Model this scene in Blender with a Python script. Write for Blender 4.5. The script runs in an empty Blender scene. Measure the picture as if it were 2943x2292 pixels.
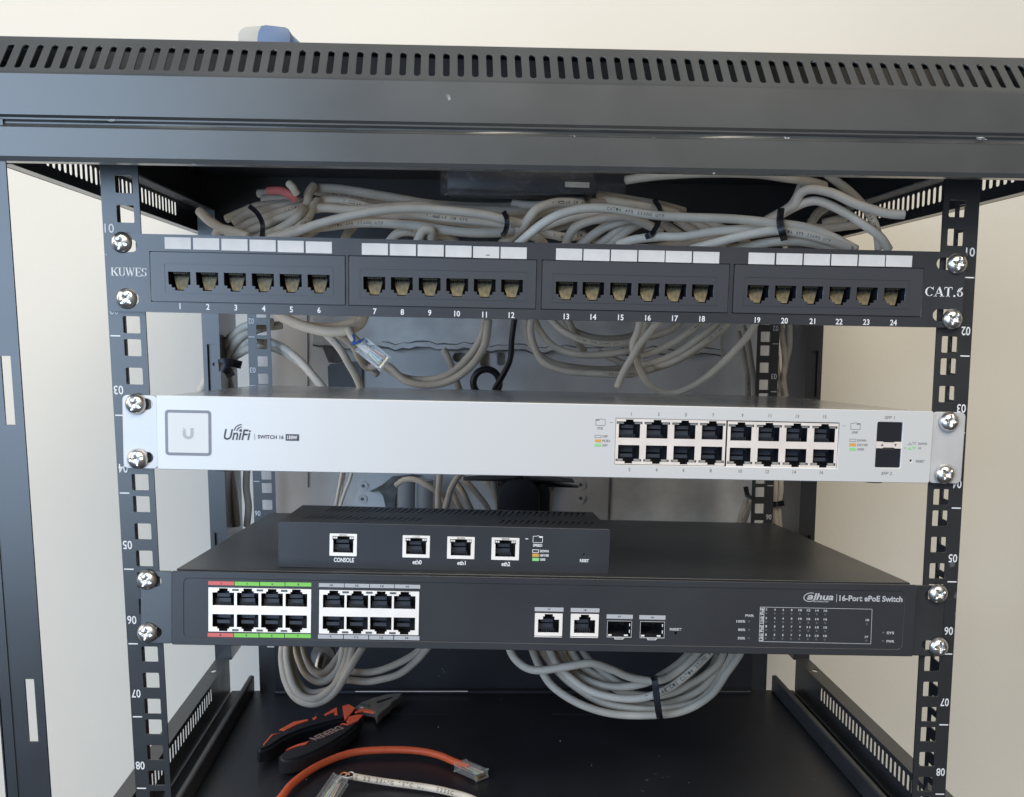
import bpy, bmesh, math, random
from mathutils import Vector, Matrix, Euler
random.seed(7)
S = 0.001                                   # everything below is written in millimetres
sc = bpy.context.scene
C = sc.collection

# ------------------------------------------------------------------ camera
CAM = Vector((-42.145, -611.137, 8.845)); ROT = Euler((1.4256, -.0241, -.0362)).to_matrix()
FPX, PX, PY, W_, K = 3071.89, 1471.5, 1396.85, 2943.0, 2943/2184
cd = bpy.data.cameras.new('camera'); cam = bpy.data.objects.new('camera', cd); C.objects.link(cam)
cam.location = CAM*S; cam.rotation_euler = Euler((1.4256, -.0241, -.0362))
cd.sensor_width = 36; cd.lens = FPX/W_*36; cd.shift_y = (PY-1146)/W_
cd.clip_start = .01; cd.clip_end = 50; sc.camera = cam

# ------------------------------------------------------------------ light
sc.view_settings.view_transform = 'Standard'; sc.view_settings.look = 'None'
sc.view_settings.gamma = 1; sc.view_settings.exposure = 0
w = bpy.data.worlds.new('World'); sc.world = w; w.use_nodes = True
nt = w.node_tree; nt.nodes.clear()
wo = nt.nodes.new('ShaderNodeOutputWorld'); wb = nt.nodes.new('ShaderNodeBackground')
tc = nt.nodes.new('ShaderNodeTexCoord'); sp = nt.nodes.new('ShaderNodeSeparateXYZ')
cr_ = nt.nodes.new('ShaderNodeValToRGB')
mp = nt.nodes.new('ShaderNodeMapRange'); mp.inputs[1].default_value = -1; mp.inputs[2].default_value = 1
nt.links.new(tc.outputs['Generated'], sp.inputs[0]); nt.links.new(sp.outputs['Z'], mp.inputs[0])
nt.links.new(mp.outputs[0], cr_.inputs[0])
mp2 = nt.nodes.new('ShaderNodeMapRange'); mp2.inputs[1].default_value = -.7; mp2.inputs[2].default_value = .4
cx_ = nt.nodes.new('ShaderNodeValToRGB'); cx_.color_ramp.elements[0].color = (.80, .95, 1.25, 1); cx_.color_ramp.elements[1].color = (1.06, 1.0, .88, 1)
ml = nt.nodes.new('ShaderNodeMix'); ml.data_type = 'RGBA'; ml.blend_type = 'MULTIPLY'; ml.inputs[0].default_value = 1
nt.links.new(sp.outputs['X'], mp2.inputs[0]); nt.links.new(mp2.outputs[0], cx_.inputs[0]); nt.links.new(cr_.outputs[0], ml.inputs[6]); nt.links.new(cx_.outputs[0], ml.inputs[7])
nt.links.new(ml.outputs[2], wb.inputs[0]); nt.links.new(wb.outputs[0], wo.inputs[0])
cr_.color_ramp.elements[0].color = (.10, .10, .11, 1); cr_.color_ramp.elements[1].color = (.62, .62, .63, 1)
wb.inputs[1].default_value = .46

def area(name, loc, target, sx, sy, power, col):
    l = bpy.data.lights.new(name, 'AREA'); l.shape = 'RECTANGLE'; l.size = sx*S; l.size_y = sy*S
    l.energy = power; l.color = col
    o = bpy.data.objects.new(name, l); C.objects.link(o); o.location = Vector(loc)*S
    o.rotation_euler = (Vector(target)-Vector(loc)).to_track_quat('-Z', 'Y').to_euler(); return o
area('window_light', (-1180, -1850, 200), (-200, 200, 0), 1150, 1500, 34, (.57, .76, 1.0))
area('blue_fill_light', (-800, -430, 190), (-240, 0, 0), 500, 700, 1.6, (.22, .48, 1.0))  # added blue fill, no window here; tints the left posts and cover
area('room_light', (250, -1700, 1500), (-60, 300, 60), 1500, 1100, 48, (1.0, .90, .74))
area('left_daylight', (-1500, -200, 500), (-150, 480, 0), 700, 1100, 8, (1.0, .84, .62))

def at(sx, sy, Y):                           # photo pixel -> point on the plane y = Y
    d = ROT @ Vector((sx-PX, PY-sy, -FPX)); return CAM + d*((Y-CAM.y)/d.y)
def atz(sx, sy, Z):
    d = ROT @ Vector((sx-PX, PY-sy, -FPX)); return CAM + d*((Z-CAM.z)/d.z)
def crop(ox, oy, s): return lambda x, y: (ox+x*s, oy+y*s)

# ------------------------------------------------------------------ materials
def mat(name, col, rough=.5, metal=0, spec=.5, noise=.0, nscale=40, bump=0, bscale=400, coat=0, trans=0, scratch=0):
    m = bpy.data.materials.new(name); m.use_nodes = True; n = m.node_tree.nodes; L = m.node_tree.links
    b = n['Principled BSDF']; b.inputs['Roughness'].default_value = rough; b.inputs['Metallic'].default_value = metal
    b.inputs['Specular IOR Level'].default_value = spec; b.inputs['Coat Weight'].default_value = coat
    b.inputs['Transmission Weight'].default_value = trans
    b.inputs['Base Color'].default_value = (*col, 1)
    t = n.new('ShaderNodeTexCoord')
    src = None
    if noise:
        no = n.new('ShaderNodeTexNoise'); no.inputs['Scale'].default_value = nscale; no.inputs['Detail'].default_value = 6
        L.new(t.outputs['Object'], no.inputs['Vector'])
        mr = n.new('ShaderNodeMapRange'); mr.inputs[1].default_value = .3; mr.inputs[2].default_value = .7
        mr.inputs[3].default_value = 1-noise; mr.inputs[4].default_value = 1+noise
        L.new(no.outputs[0], mr.inputs[0])
        mx = n.new('ShaderNodeMix'); mx.data_type = 'RGBA'; mx.blend_type = 'MULTIPLY'; mx.inputs[0].default_value = 1
        mx.inputs[6].default_value = (*col, 1); L.new(mr.outputs[0], mx.inputs[7]); L.new(mx.outputs[2], b.inputs['Base Color'])
        src = mx.outputs[2]
        r2 = n.new('ShaderNodeMapRange'); r2.inputs[3].default_value = max(0, rough-.08); r2.inputs[4].default_value = min(1, rough+.1)
        L.new(no.outputs[0], r2.inputs[0]); L.new(r2.outputs[0], b.inputs['Roughness'])
    if scratch:                              # small chips and dust specks with a shape of their own
        no = n.new('ShaderNodeTexNoise'); no.inputs['Scale'].default_value = 150; no.inputs['Detail'].default_value = 3
        L.new(t.outputs['Object'], no.inputs['Vector'])
        n2 = n.new('ShaderNodeTexNoise'); n2.inputs['Scale'].default_value = 14; L.new(t.outputs['Object'], n2.inputs['Vector'])
        mu = n.new('ShaderNodeMath'); mu.operation = 'MULTIPLY'; L.new(no.outputs[0], mu.inputs[0]); L.new(n2.outputs[0], mu.inputs[1])
        rp = n.new('ShaderNodeMapRange'); rp.inputs[1].default_value = .47; rp.inputs[2].default_value = .50; rp.inputs[4].default_value = scratch
        L.new(mu.outputs[0], rp.inputs[0])
        m2 = n.new('ShaderNodeMix'); m2.data_type = 'RGBA'; L.new(rp.outputs[0], m2.inputs[0])
        if src: L.new(src, m2.inputs[6])
        else: m2.inputs[6].default_value = (*col, 1)
        m2.inputs[7].default_value = (.5, .5, .5, 1); L.new(m2.outputs[2], b.inputs['Base Color'])
    if bump:
        nb = n.new('ShaderNodeTexNoise'); nb.inputs['Scale'].default_value = bscale; nb.inputs['Detail'].default_value = 3
        L.new(t.outputs['Object'], nb.inputs['Vector'])
        bp = n.new('ShaderNodeBump'); bp.inputs['Strength'].default_value = bump; bp.inputs['Distance'].default_value = .0006
        L.new(nb.outputs[0], bp.inputs['Height']); L.new(bp.outputs[0], b.inputs['Normal'])
    return m
M = {}
M['wall'] = mat('wall_paint', (.745, .71, .63), .75, noise=.035, nscale=3, bump=.55, bscale=95, spec=.2)
M['cover'] = mat('cover_powder_coat', (.048, .052, .053), .33, noise=.18, nscale=18, bump=.05, bscale=1400, scratch=.5)
M['frame'] = mat('frame_black_paint', (.021, .023, .026), .31, noise=.15, nscale=25, bump=.05, bscale=1500, scratch=.15)
M['tray'] = mat('tray_black_paint', (.016, .018, .024), .40, noise=.3, nscale=14, bump=.04, bscale=1200, scratch=.35)
M['patch'] = mat('patch_panel_paint', (.024, .027, .034), .33, noise=.1, nscale=30, bump=.05, bscale=1500)
M['jack'] = mat('jack_plastic', (.034, .038, .048), .38, bump=.05, bscale=1500)
for k_ in ('cover', 'frame', 'patch', 'jack'):
    b_ = M[k_].node_tree.nodes['Principled BSDF']; b_.inputs['Coat Weight'].default_value = .7; b_.inputs['Coat Roughness'].default_value = .3
M['paper'] = mat('label_paper', (.62, .61, .60), .7, noise=.06, nscale=120)
M['print'] = mat('white_print', (.72, .73, .75), .6)
M['printg'] = mat('grey_print', (.42, .43, .45), .6)
M['printd'] = mat('dark_print', (.06, .06, .08), .6)
M['printm'] = mat('mid_print', (.22, .21, .20), .6)
M['inkfade'] = mat('cable_ink', (.17, .145, .12), .7)
M['silver'] = mat('silver_paint', (.625, .625, .62), .36, metal=.15, bump=.04, bscale=2200)
M['silvtop'] = mat('silver_lid', (.62, .625, .63), .20, metal=.75, noise=.04, nscale=30)
M['ear'] = mat('brushed_ear', (.56, .56, .565), .42, metal=.3, noise=.05, nscale=50, bump=.06, bscale=1500)
M['ring'] = mat('badge_ring', (.20, .21, .24), .4)
M['badge'] = mat('badge_white', (.64, .645, .64), .35)
M['logo'] = mat('badge_logo', (.40, .41, .40), .4)
M['steel'] = mat('plated_steel', (.92, .84, .78), .32, metal=.35, noise=.05, nscale=80)
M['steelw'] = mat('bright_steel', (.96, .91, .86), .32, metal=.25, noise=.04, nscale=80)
M['dark'] = mat('socket_black', (.012, .014, .020), .35)
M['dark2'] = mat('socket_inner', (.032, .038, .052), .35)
M['brass'] = mat('socket_contacts', (.115, .095, .05), .5, metal=.3, noise=.4, nscale=500)
M['led'] = mat('led_window', (.30, .29, .27), .3)
M['ledd'] = mat('led_hole', (.10, .105, .11), .35)
M['black_sw'] = mat('black_switch_paint', (.030, .032, .037), .34, noise=.08, nscale=20, bump=.06, bscale=1800)
M['black_lid'] = mat('black_lid_paint', (.024, .026, .030), .34, noise=.2, nscale=9, bump=.05, bscale=1500)
M['router'] = mat('router_paint', (.028, .031, .038), .34, noise=.08, nscale=20, bump=.05, bscale=1800)
M['red'] = mat('red_strip', (.62, .13, .12), .5); M['green'] = mat('green_strip', (.20, .55, .09), .5)
M['grey'] = mat('grey_strip', (.40, .41, .43), .5)
M['orange'] = mat('orange_print', (.62, .33, .07), .5); M['lime'] = mat('lime_print', (.25, .62, .22), .5)
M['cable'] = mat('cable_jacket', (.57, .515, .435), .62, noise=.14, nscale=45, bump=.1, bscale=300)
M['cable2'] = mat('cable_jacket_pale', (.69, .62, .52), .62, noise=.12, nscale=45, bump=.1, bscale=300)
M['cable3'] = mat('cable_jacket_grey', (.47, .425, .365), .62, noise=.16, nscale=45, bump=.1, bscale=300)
M['ocable'] = mat('orange_jacket', (.72, .13, .05), .42, noise=.08, nscale=40)
M['tie'] = mat('black_nylon', (.012, .013, .018), .4)
M['rubber'] = mat('black_rubber', (.014, .016, .022), .55, noise=.2, nscale=60)
M['orub'] = mat('orange_rubber', (.88, .15, .07), .45)
M['jaw'] = mat('jaw_steel', (.26, .25, .235), .42, metal=.4, noise=.2, nscale=90)
M['screw'] = mat('zinc_screw', (.80, .79, .77), .30, metal=1, noise=.03, nscale=200)
M['clear'] = mat('clear_polycarbonate', (.85, .87, .88), .08, spec=1)
M['clear'].node_tree.nodes['Principled BSDF'].inputs['Alpha'].default_value = .14
M['film'] = mat('clear_film', (.30, .32, .36), .10, spec=1, bump=.6, bscale=28)
M['film'].node_tree.nodes['Principled BSDF'].inputs['Alpha'].default_value = .09
M['lip'] = mat('bounce_lit_lip', (.34, .34, .36), .45, noise=.1)  # dark rail flange coloured grey to carry light bounced off the wall
M['ledge'] = mat('edge_lit_black_paint', (.055, .056, .058), .36, noise=.25, nscale=30)  # black paint made lighter: the light these low edges catch is painted in
M['gold'] = mat('gold_pins', (.80, .60, .25), .25, metal=1)
M['panel'] = mat('back_panel_paint', (.74, .73, .71), .6, noise=.22, nscale=11, bump=.12, bscale=60)
M['plaster'] = mat('plaster', (.78, .76, .72), .8, noise=.25, nscale=22, bump=.8, bscale=70)
M['grime'] = mat('broken_plaster', (.16, .15, .14), .9, noise=.5, nscale=90, bump=1, bscale=150)
M['pvc'] = mat('grey_conduit', (.36, .38, .39), .5)
M['blue'] = mat('blue_plastic', (.11, .16, .27), .5); M['lgrey'] = mat('light_grey_plastic', (.44, .43, .39), .6)
M['bluew'] = mat('blue_wire', (.03, .12, .40), .4); M['white'] = mat('white_wire', (.75, .74, .72), .45)
M['orangew'] = mat('orange_wire', (.75, .30, .12), .45); M['redm'] = mat('red_marker', (.60, .16, .16), .6)

# ------------------------------------------------------------------ mesh helpers
def link(name, bm, mats, parent=None, loc=(0, 0, 0), smooth=False, warp=None):
    if warp:
        for v in bm.verts: v.co = Vector(warp(v.co))
    bmesh.ops.recalc_face_normals(bm, faces=bm.faces)
    for v in bm.verts: v.co *= S
    me = bpy.data.meshes.new(name); bm.to_mesh(me); bm.free()
    if not isinstance(mats, (list, tuple)): mats = [mats]
    for m in mats: me.materials.append(M[m] if isinstance(m, str) else m)
    if smooth:
        for p in me.polygons: p.use_smooth = True
        if smooth != True: me.set_sharp_from_angle(angle=math.radians(smooth))
    o = bpy.data.objects.new(name, me); C.objects.link(o); o.location = Vector(loc)*S
    if parent: o.parent = parent
    return o
def tag(o, label=None, cat=None, group=None, kind=None):
    if label: o['label'] = label
    if cat: o['category'] = cat
    if group: o['group'] = group
    if kind: o['kind'] = kind
    return o
def thing(name, label, cat, loc=(0, 0, 0), rot=(0, 0, 0), group=None):
    o = bpy.data.objects.new(name, None); C.objects.link(o); o.empty_display_size = .01
    o.location = Vector(loc)*S; o.rotation_euler = rot; return tag(o, label, cat, group)
def box(bm, x0, x1, y0, y1, z0, z1, mi=0, r=0, seg=2):
    g = bmesh.ops.create_cube(bm, size=1); vs = g['verts']
    for v in vs: v.co = Vector(((x0+x1)/2+v.co.x*(x1-x0), (y0+y1)/2+v.co.y*(y1-y0), (z0+z1)/2+v.co.z*(z1-z0)))
    fs = {f for v in vs for f in v.link_faces}
    for f in fs: f.material_index = mi
    if r:
        es = list({e for v in vs for e in v.link_edges})
        q = bmesh.ops.bevel(bm, geom=es, offset=r, segments=seg, affect='EDGES', profile=.5)
        for f in q['faces']: f.material_index = mi
def rrect(x0, x1, z0, z1, r=0, n=3):
    if r <= 0: return [(x0, z0), (x1, z0), (x1, z1), (x0, z1)]
    p = []
    for cx, cz, a in ((x1-r, z0+r, -90), (x1-r, z1-r, 0), (x0+r, z1-r, 90), (x0+r, z0+r, 180)):
        for i in range(n+1):
            t = math.radians(a+90*i/n); p.append((cx+r*math.cos(t), cz+r*math.sin(t)))
    return p
def curve_mesh(cu):
    o = bpy.data.objects.new('tmp', cu); C.objects.link(o)
    dg = bpy.context.evaluated_depsgraph_get(); me = bpy.data.meshes.new_from_object(o.evaluated_get(dg))
    bpy.data.objects.remove(o); bpy.data.curves.remove(cu); return me
def plate(bm, outer, holes, y0, y1, mi=0, mapf=None, bev=0):
    """flat sheet in the XZ plane with holes, from y0 (front) to y1"""
    cu = bpy.data.curves.new('tmp', 'CURVE'); cu.dimensions = '2D'; cu.fill_mode = 'BOTH'; cu.extrude = abs(y1-y0)/2-bev
    cu.bevel_depth = bev; cu.bevel_resolution = 1 if bev else 0
    for loop in [outer]+list(holes):
        s = cu.splines.new('POLY'); s.points.add(len(loop)-1); s.use_cyclic_u = True
        for i, (x, z) in enumerate(loop): s.points[i].co = (x, z, 0, 1)
    me = curve_mesh(cu); tb = bmesh.new(); tb.from_mesh(me)
    for v in tb.verts:
        c = Vector((v.co.x, (y0+y1)/2-v.co.z, v.co.y)); v.co = Vector(mapf(c)) if mapf else c
    for f in tb.faces: f.material_index = mi
    bmesh.ops.remove_doubles(tb, verts=tb.verts, dist=.002)
    tb.to_mesh(me); tb.free(); bm.from_mesh(me); bpy.data.meshes.remove(me)
def text(bm, s, x0, x1, z0, z1, y, mi=0, flip=False, bold=0, shear=0, align='C', rotz=0):
    """lettering fitted to a rectangle in the XZ plane facing -Y"""
    cu = bpy.data.curves.new('tmp', 'FONT'); cu.body = s; cu.size = 1; cu.offset = bold*2+.008; cu.shear = shear; cu.extrude = 0
    cu.resolution_u = 3
    me = curve_mesh(cu)
    if not me.vertices: return
    xs = [v.co.x for v in me.vertices]; ys = [v.co.y for v in me.vertices]
    a, b, c, d = min(xs), max(xs), min(ys), max(ys); tb = bmesh.new(); tb.from_mesh(me)
    h = z1-z0
    if x1 is None: wd = (b-a)*h/(d-c)*.92; x0, x1 = x0-wd/2, x0+wd/2
    for v in tb.verts:
        u = (v.co.x-a)/(b-a); q = (v.co.y-c)/(d-c)
        if flip: u, q = 1-u, 1-q
        if rotz: u, q = 1-q, u
        v.co = Vector((x0+u*(x1-x0), y, z0+q*h))
    for f in tb.faces: f.material_index = mi
    tb.to_mesh(me); tb.free(); bm.from_mesh(me); bpy.data.meshes.remove(me)
def cr_pts(P, n=7):
    P = [Vector(p) for p in P]; Q = [P[0]*2-P[1]]+P+[P[-1]*2-P[-2]]; out = []
    for i in range(1, len(Q)-2):
        a, b, c, d = Q[i-1:i+3]
        for k in range(n):
            t = k/n
            out.append(.5*((2*b)+(c-a)*t+(2*a-5*b+4*c-d)*t*t+(3*b-a-3*c+d)*t**3))
    out.append(P[-1]); return out
def tube(bm, P, r, seg=12, n=7, mi=0, cap=True, raw=False, rr=None):
    pts = [Vector(p) for p in P] if raw else cr_pts(P, n); rings = []; nrm = None
    for i, p in enumerate(pts):
        t = (pts[min(i+1, len(pts)-1)]-pts[max(i-1, 0)]).normalized()
        if nrm is None: nrm = t.orthogonal().normalized()
        nrm = (nrm-t*nrm.dot(t)).normalized(); bn = t.cross(nrm)
        R_ = rr[i] if rr else r
        rings.append([bm.verts.new(p+R_*(math.cos(2*math.pi*k/seg)*nrm+math.sin(2*math.pi*k/seg)*bn)) for k in range(seg)])
    for a, b in zip(rings, rings[1:]):
        for k in range(seg):
            f = bm.faces.new((a[k], a[(k+1) % seg], b[(k+1) % seg], b[k])); f.material_index = mi
    if cap:
        for rg in (rings[0], rings[-1]):
            f = bm.faces.new(rg); f.material_index = mi
    return pts
def text_on(bm, pts, s, h, r, start=0, mi=1, pitch=None):
    """printing that follows a cable, on the side facing the room"""
    L = [0]
    for a, b in zip(pts, pts[1:]): L.append(L[-1]+(b-a).length)
    pitch = pitch or h*.82; d = start
    for chx in s:
        if d > L[-1]-1: break
        i = max(k for k in range(len(L)) if L[k] <= d); i = min(i, len(pts)-2)
        p = pts[i].lerp(pts[i+1], (d-L[i])/max(1e-6, L[i+1]-L[i])); t = (pts[i+1]-pts[i]).normalized()
        n = (CAM-p).normalized(); n = (n-t*n.dot(t)).normalized(); u = n.cross(t)
        if chx != ' ':
            tb = bmesh.new(); text(tb, chx, 0, None, 0, h, 0, bold=.01); mm = {}
            for v in tb.verts: mm[v] = bm.verts.new(p+t*v.co.x+u*(v.co.z-h/2)+n*(r*math.sqrt(max(0, 1-((v.co.z-h/2)/r)**2))+.06))
            for f in tb.faces:
                g = bm.faces.new([mm[v] for v in f.verts]); g.material_index = mi
            tb.free()
        d += pitch

# ================================================================== structure
def warp(p):                                 # the flat-pack frame stands slightly racked
    x, y, z = p; t = y/383.3
    return (x+(-.0282*(1-t)-.0228*t)*z-2.26*t, y, z+.0126*x)
def warpr(p):                                # front rails: level, leaning
    x, y, z = p; t = y/383.3
    return (x+(-.0282*(1-t)-.0228*t)*z-2.26*t, y, z+t*(-1+2.44*x/232))

bm = bmesh.new(); box(bm, -2600, 2600, 520, 560, -1600, 1500)
tag(link('wall', bm, 'wall'), kind='structure')

# ------------------------------------------------------------------ rack
rack = thing('server_rack', 'black open steel equipment rack with slotted top cover and numbered rails', 'rack', (0, 200, -345))
RL = (0, 200, -345)
def rk(name, bm, m, smooth=False, wf=warp, **k):
    if wf:
        for v in bm.verts: v.co = Vector(wf(v.co))
    for v in bm.verts: v.co -= Vector(RL)
    return link(name, bm, m, rack, smooth=smooth, **k)

# top cover: folded profile; the 45 degree strip carries the vent slots
bm = bmesh.new()
prof = [(-26, 93), (-40, 92), (-40.6, 93.5), (-40.6, 107.0), (-38.6, 108.2), (-37.4, 109.6), (-37.6, 111.2), (-39, 112.2), (-39, 113), (-40.6, 114.2), (-40.6, 133.2), (-39.8, 134.2)]
def sweep(bm, prof, x0, x1, th=1.2, mi=0):
    a = [bm.verts.new((x0, y, z)) for y, z in prof]; b = [bm.verts.new((x1, y, z)) for y, z in prof]
    for i in range(len(prof)-1):
        f = bm.faces.new((a[i], a[i+1], b[i+1], b[i])); f.material_index = mi; f.smooth = False
N = 40; xs = [-304+608*i/N for i in range(N+1)]
for i in range(N): sweep(bm, prof, xs[i], xs[i+1])
bmesh.ops.remove_doubles(bm, verts=bm.verts, dist=.01)
for v in bm.verts:                           # small dents in the hand-bent groove
    if 108.5 < v.co.z < 112: v.co.y += .35*math.sin(v.co.x*.045)+.2*math.sin(v.co.x*.11+1)
bmesh.ops.solidify(bm, geom=bm.faces[:], thickness=1.0)
slots = []
x = at(2265, 205, -29).x+4.1-1.7-7.48*71
while x < 300:
    if x > -302: slots.append(rrect(x, x+3.45, 4.2, 25.2, 1.7, 3))
    x += 7.48
def chm(c): return (c.x, -39.8+(c.z*.70711)+c.y*.70711, 134.2+c.z*.72-c.y*.70711)
plate(bm, rrect(-304, 304, 0, 32.0), slots, 0, 1.1, mapf=chm)
box(bm, -304, 304, -17.4, 455, 155.9, 157.1); box(bm, -304, 304, 454, 455.2, 93, 156)
for sx in (-1, 1):
    box(bm, sx*304-.6, sx*304+.6, -38, 455, 120, 157)
rk('top_cover', bm, 'cover')
bm = bmesh.new(); box(bm, -296, 296, -15, 452, 151, 152.2); rk('roof_panel', bm, 'tray')
# paint chips on the cover
bm = bmesh.new()
for (sx, sy, l, a) in [(45, 318, 16, .9), (158, 262, 12, -1.3), (1458, 355, 12, .1), (1500, 352, 8, .4), (1572, 342, 6, 0), (1890, 345, 5, .5), (1880, 398, 8, .2), (2470, 328, 10, .2), (2478, 360, 9, -.9), (2010, 275, 8, -1), (1060, 265, 4, -1.2), (2550, 360, 9, -1.5), (2155, 320, 7, 1.4), (2830, 398, 30, .03), (2260, 396, 14, .1), (1780, 250, 5, .8), (2395, 258, 18, .1), (1340, 240, 7, 1.3), (2062, 400, 20, .05), (1650, 392, 16, .08), (980, 250, 6, 1.2), (2600, 300, 5, .7), (560, 470, 10, .2), (740, 466, 8, .1), (2052, 498, 6, .1), (330, 345, 26, .02)]:
    for k in range(4):
        p = at(sx+random.uniform(-l, l)*.5, sy+random.uniform(-3, 3), -41.1); ll = l/5.6*random.uniform(.15, .5); hh = random.uniform(.12, .4)
        vs = [bm.verts.new((p.x+math.cos(a)*u*ll-math.sin(a)*q*hh, -40.75, p.z+math.sin(a)*u*ll*-1+math.cos(a)*q*hh)) for u, q in ((-1, 0), (0, -1), (1, .2), (.2, 1))]
        bm.faces.new(vs)
    rk('paint_chip', bm, 'printg', wf=None); bm = bmesh.new()
bm.free()

# corner posts (front pair nearer, rear pair against the wall)
for sx in (-1, 1):
    for yy, s1 in ((-40, 0), (383, 1)):
        bm = bmesh.new(); hs = []
        xi, xo = (279, 303) if not s1 else (272.5, 286.5)
        h0, h1 = (283.6, 288.7) if not s1 else (276.3, 282.6)
        for zt in (-7.6+175, -7.6, -182.7):
            if zt < 80: hs.append(rrect(min(sx*h0, sx*h1), max(sx*h0, sx*h1), zt-(36 if not s1 else 43), zt))
        plate(bm, rrect(min(sx*xi, sx*xo), max(sx*xi, sx*xo), -306 if s1 else -345, 112), hs, yy, yy+1.4)
        if s1:
            box(bm, min(sx*272.5, sx*271), max(sx*272.5, sx*271), yy, yy+72, -306, 112)
            box(bm, min(sx*272.5, sx*286), max(sx*272.5, sx*286), yy+4, yy+5, -306, 112)
        else:
            box(bm, sx*303-.7, sx*303+.7, yy, yy+14, -345, 112)
            box(bm, sx*297-.5, sx*297+.5, yy-.8, yy-.1, -345, 92)
        rk('corner_post', bm, 'frame')
# mounting rails with square holes, folded flange and printed unit marks
def rail(sx, y, rear):
    bm = bmesh.new(); wf = warpr; hs = []; fl = []; zz = []
    for u in range(-2, 8):
        for off in (6.35, 22.225, 38.1): zz.append(-44.45*u-off)
    zz = [z for z in zz if -300 < z < 84]
    for z in zz: hs.append(rrect(sx*232.55-4.7, sx*232.55+4.7, z-4.7, z+4.7, .7, 2))
    a, b = (224.6, 245.2)
    bot = -337 if rear else -345
    plate(bm, rrect(min(sx*a, sx*b), max(sx*a, sx*b), bot, 118), hs, y, y+1.4)
    fh = [[(y+9, z-4.4), (y+24.8, z-4.4), (y+24.8, z+4.6), (y+9, z+4.4)] for z in zz]
    plate(bm, [(y+1.4, bot), (y+28, bot), (y+28, 118), (y+1.4, 118)], fh, -.7, .7, mapf=lambda c: (sx*244.6+c.y, c.x, c.z))
    o = rk('mounting_rail', bm, 'frame', wf=wf)
    bm = bmesh.new()
    for u in range(-1, 7):
        zc = -44.45*u
        xa = sx*241.7
        if -300 < zc < 84: plate(bm, rrect(xa-2.7, xa+2.7, zc-.35, zc+.35), [], y-.25, y-.12)
        lab = '%02d' % (u+2); zc2 = zc+14.25 if u >= -1 else 0
        text(bm, lab, xa-2.6+(0 if sx < 0 else -.3), xa+2.6+(0 if sx < 0 else -.3), zc2-2.5, zc2+2.5, y-.2, flip=True, bold=.002)
    p = rk('unit_number', bm, 'print', wf=wf); p.parent = o
for sx in (-1, 1): rail(sx, 0.05, False); rail(sx, 383, True)
# side rails with vent slots, top and bottom
for sx in (-1, 1):
    bm = bmesh.new(); hs = []
    y = 70
    while y < 365: hs.append([(y, 104.5), (y+5.4, 104.5), (y+5.4, 116), (y, 116)]); y += 9.6
    hs = [rrect(h[0][0], h[1][0], 104.5, 116, 1.5, 2) for h in hs]
    plate(bm, [(-38, 95), (454, 95), (454, 150), (-38, 150)], hs, -.25, .25, mapf=lambda c: (sx*300+c.y, c.x, c.z))
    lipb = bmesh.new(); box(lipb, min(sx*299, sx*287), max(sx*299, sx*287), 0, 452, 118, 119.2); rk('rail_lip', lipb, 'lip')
    box(bm, min(sx*299, sx*292), max(sx*299, sx*292), 0, 452, 95, 96.2)
    rk('side_rail', bm, 'frame')
    bm = bmesh.new(); hs = []; y = 92
    while y < 312: hs.append(rrect(y, y+4.4, -320.5, -308.8, 1.1, 2)); y += 7.9
    plate(bm, [(-38, -345), (383, -345), (383, -305.6), (-38, -305.6)], hs, -.25, .25, mapf=lambda c: (sx*273.5+c.y, c.x, c.z))
    hole = [(sx*279.5+2.6*math.cos(t*math.pi/6), 345+4.5*math.sin(t*math.pi/6)) for t in range(12)]
    plate(bm, [(sx*273, -38), (sx*285.5, -38), (sx*285.5, 384), (sx*273, 384)], [hole], -.5, .5, mapf=lambda c: (c.x, c.z, -305+c.y))
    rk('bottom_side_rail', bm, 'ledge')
    bm = bmesh.new(); box(bm, min(sx*250, sx*255), max(sx*250, sx*255), -38, 383, -337, -321, r=1.5)
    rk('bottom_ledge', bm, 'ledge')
bm = bmesh.new(); box(bm, -272, 272, -40, 384, -339, -337)
box(bm, -230, 230, 381, 383, -337, -205, r=0)
box(bm, -230, 228, 372, 381, -337.2, -333.5, r=1.2)
plate(bm, rrect(30, 95, 318, 326, 3.9, 4), [], -.3, .3, mapf=lambda c: (c.x, c.z, -336.9+c.y))
plate(bm, rrect(-140, -60, 318, 324, 2.9, 4), [], -.3, .3, mapf=lambda c: (c.x, c.z, -336.9+c.y))
rk('base_tray', bm, 'tray')
bm = bmesh.new(); tube(bm, [(-153, 371.2, -333.6), (-46, 371.2, -333.5)], .55, n=2); rk('painted_reflection', bm, 'steelw')  # pale rod painted in as the reflection along the tray's rear corner

# ------------------------------------------------------------------ screws
def screw_mesh():
    bm = bmesh.new(); NR, NA = 22, 48; R0 = 5.8; rings = []
    for i in range(NR+1):
        r = R0*i/NR; ring = []
        for k in range(NA):
            a = 2*math.pi*k/NA; x, z = r*math.cos(a), r*math.sin(a)
            h = 3.6*(1-(r/R0)**2.6)**.6
            m_ = min(abs(x), abs(z)); wd = .95*(1-.35*r/3.6)+(.5 if r < 1.4 else 0)
            if r < 3.7: h -= 1.8*(1-r/4.1)*max(0, min(1, (wd-m_)/.35+.5))
            ring.append(bm.verts.new((x, -h, z)))
            if i == 0: break
        rings.append(ring)
    for k in range(NA): bm.faces.new((rings[0][0], rings[1][k], rings[1][(k+1) % NA]))
    for a, b in zip(rings[1:], rings[2:]):
        for k in range(NA): bm.faces.new((a[k], b[k], b[(k+1) % NA], a[(k+1) % NA]))
    return bm
screw0 = link('screw', screw_mesh(), 'screw', smooth=35); used = [False]
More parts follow.
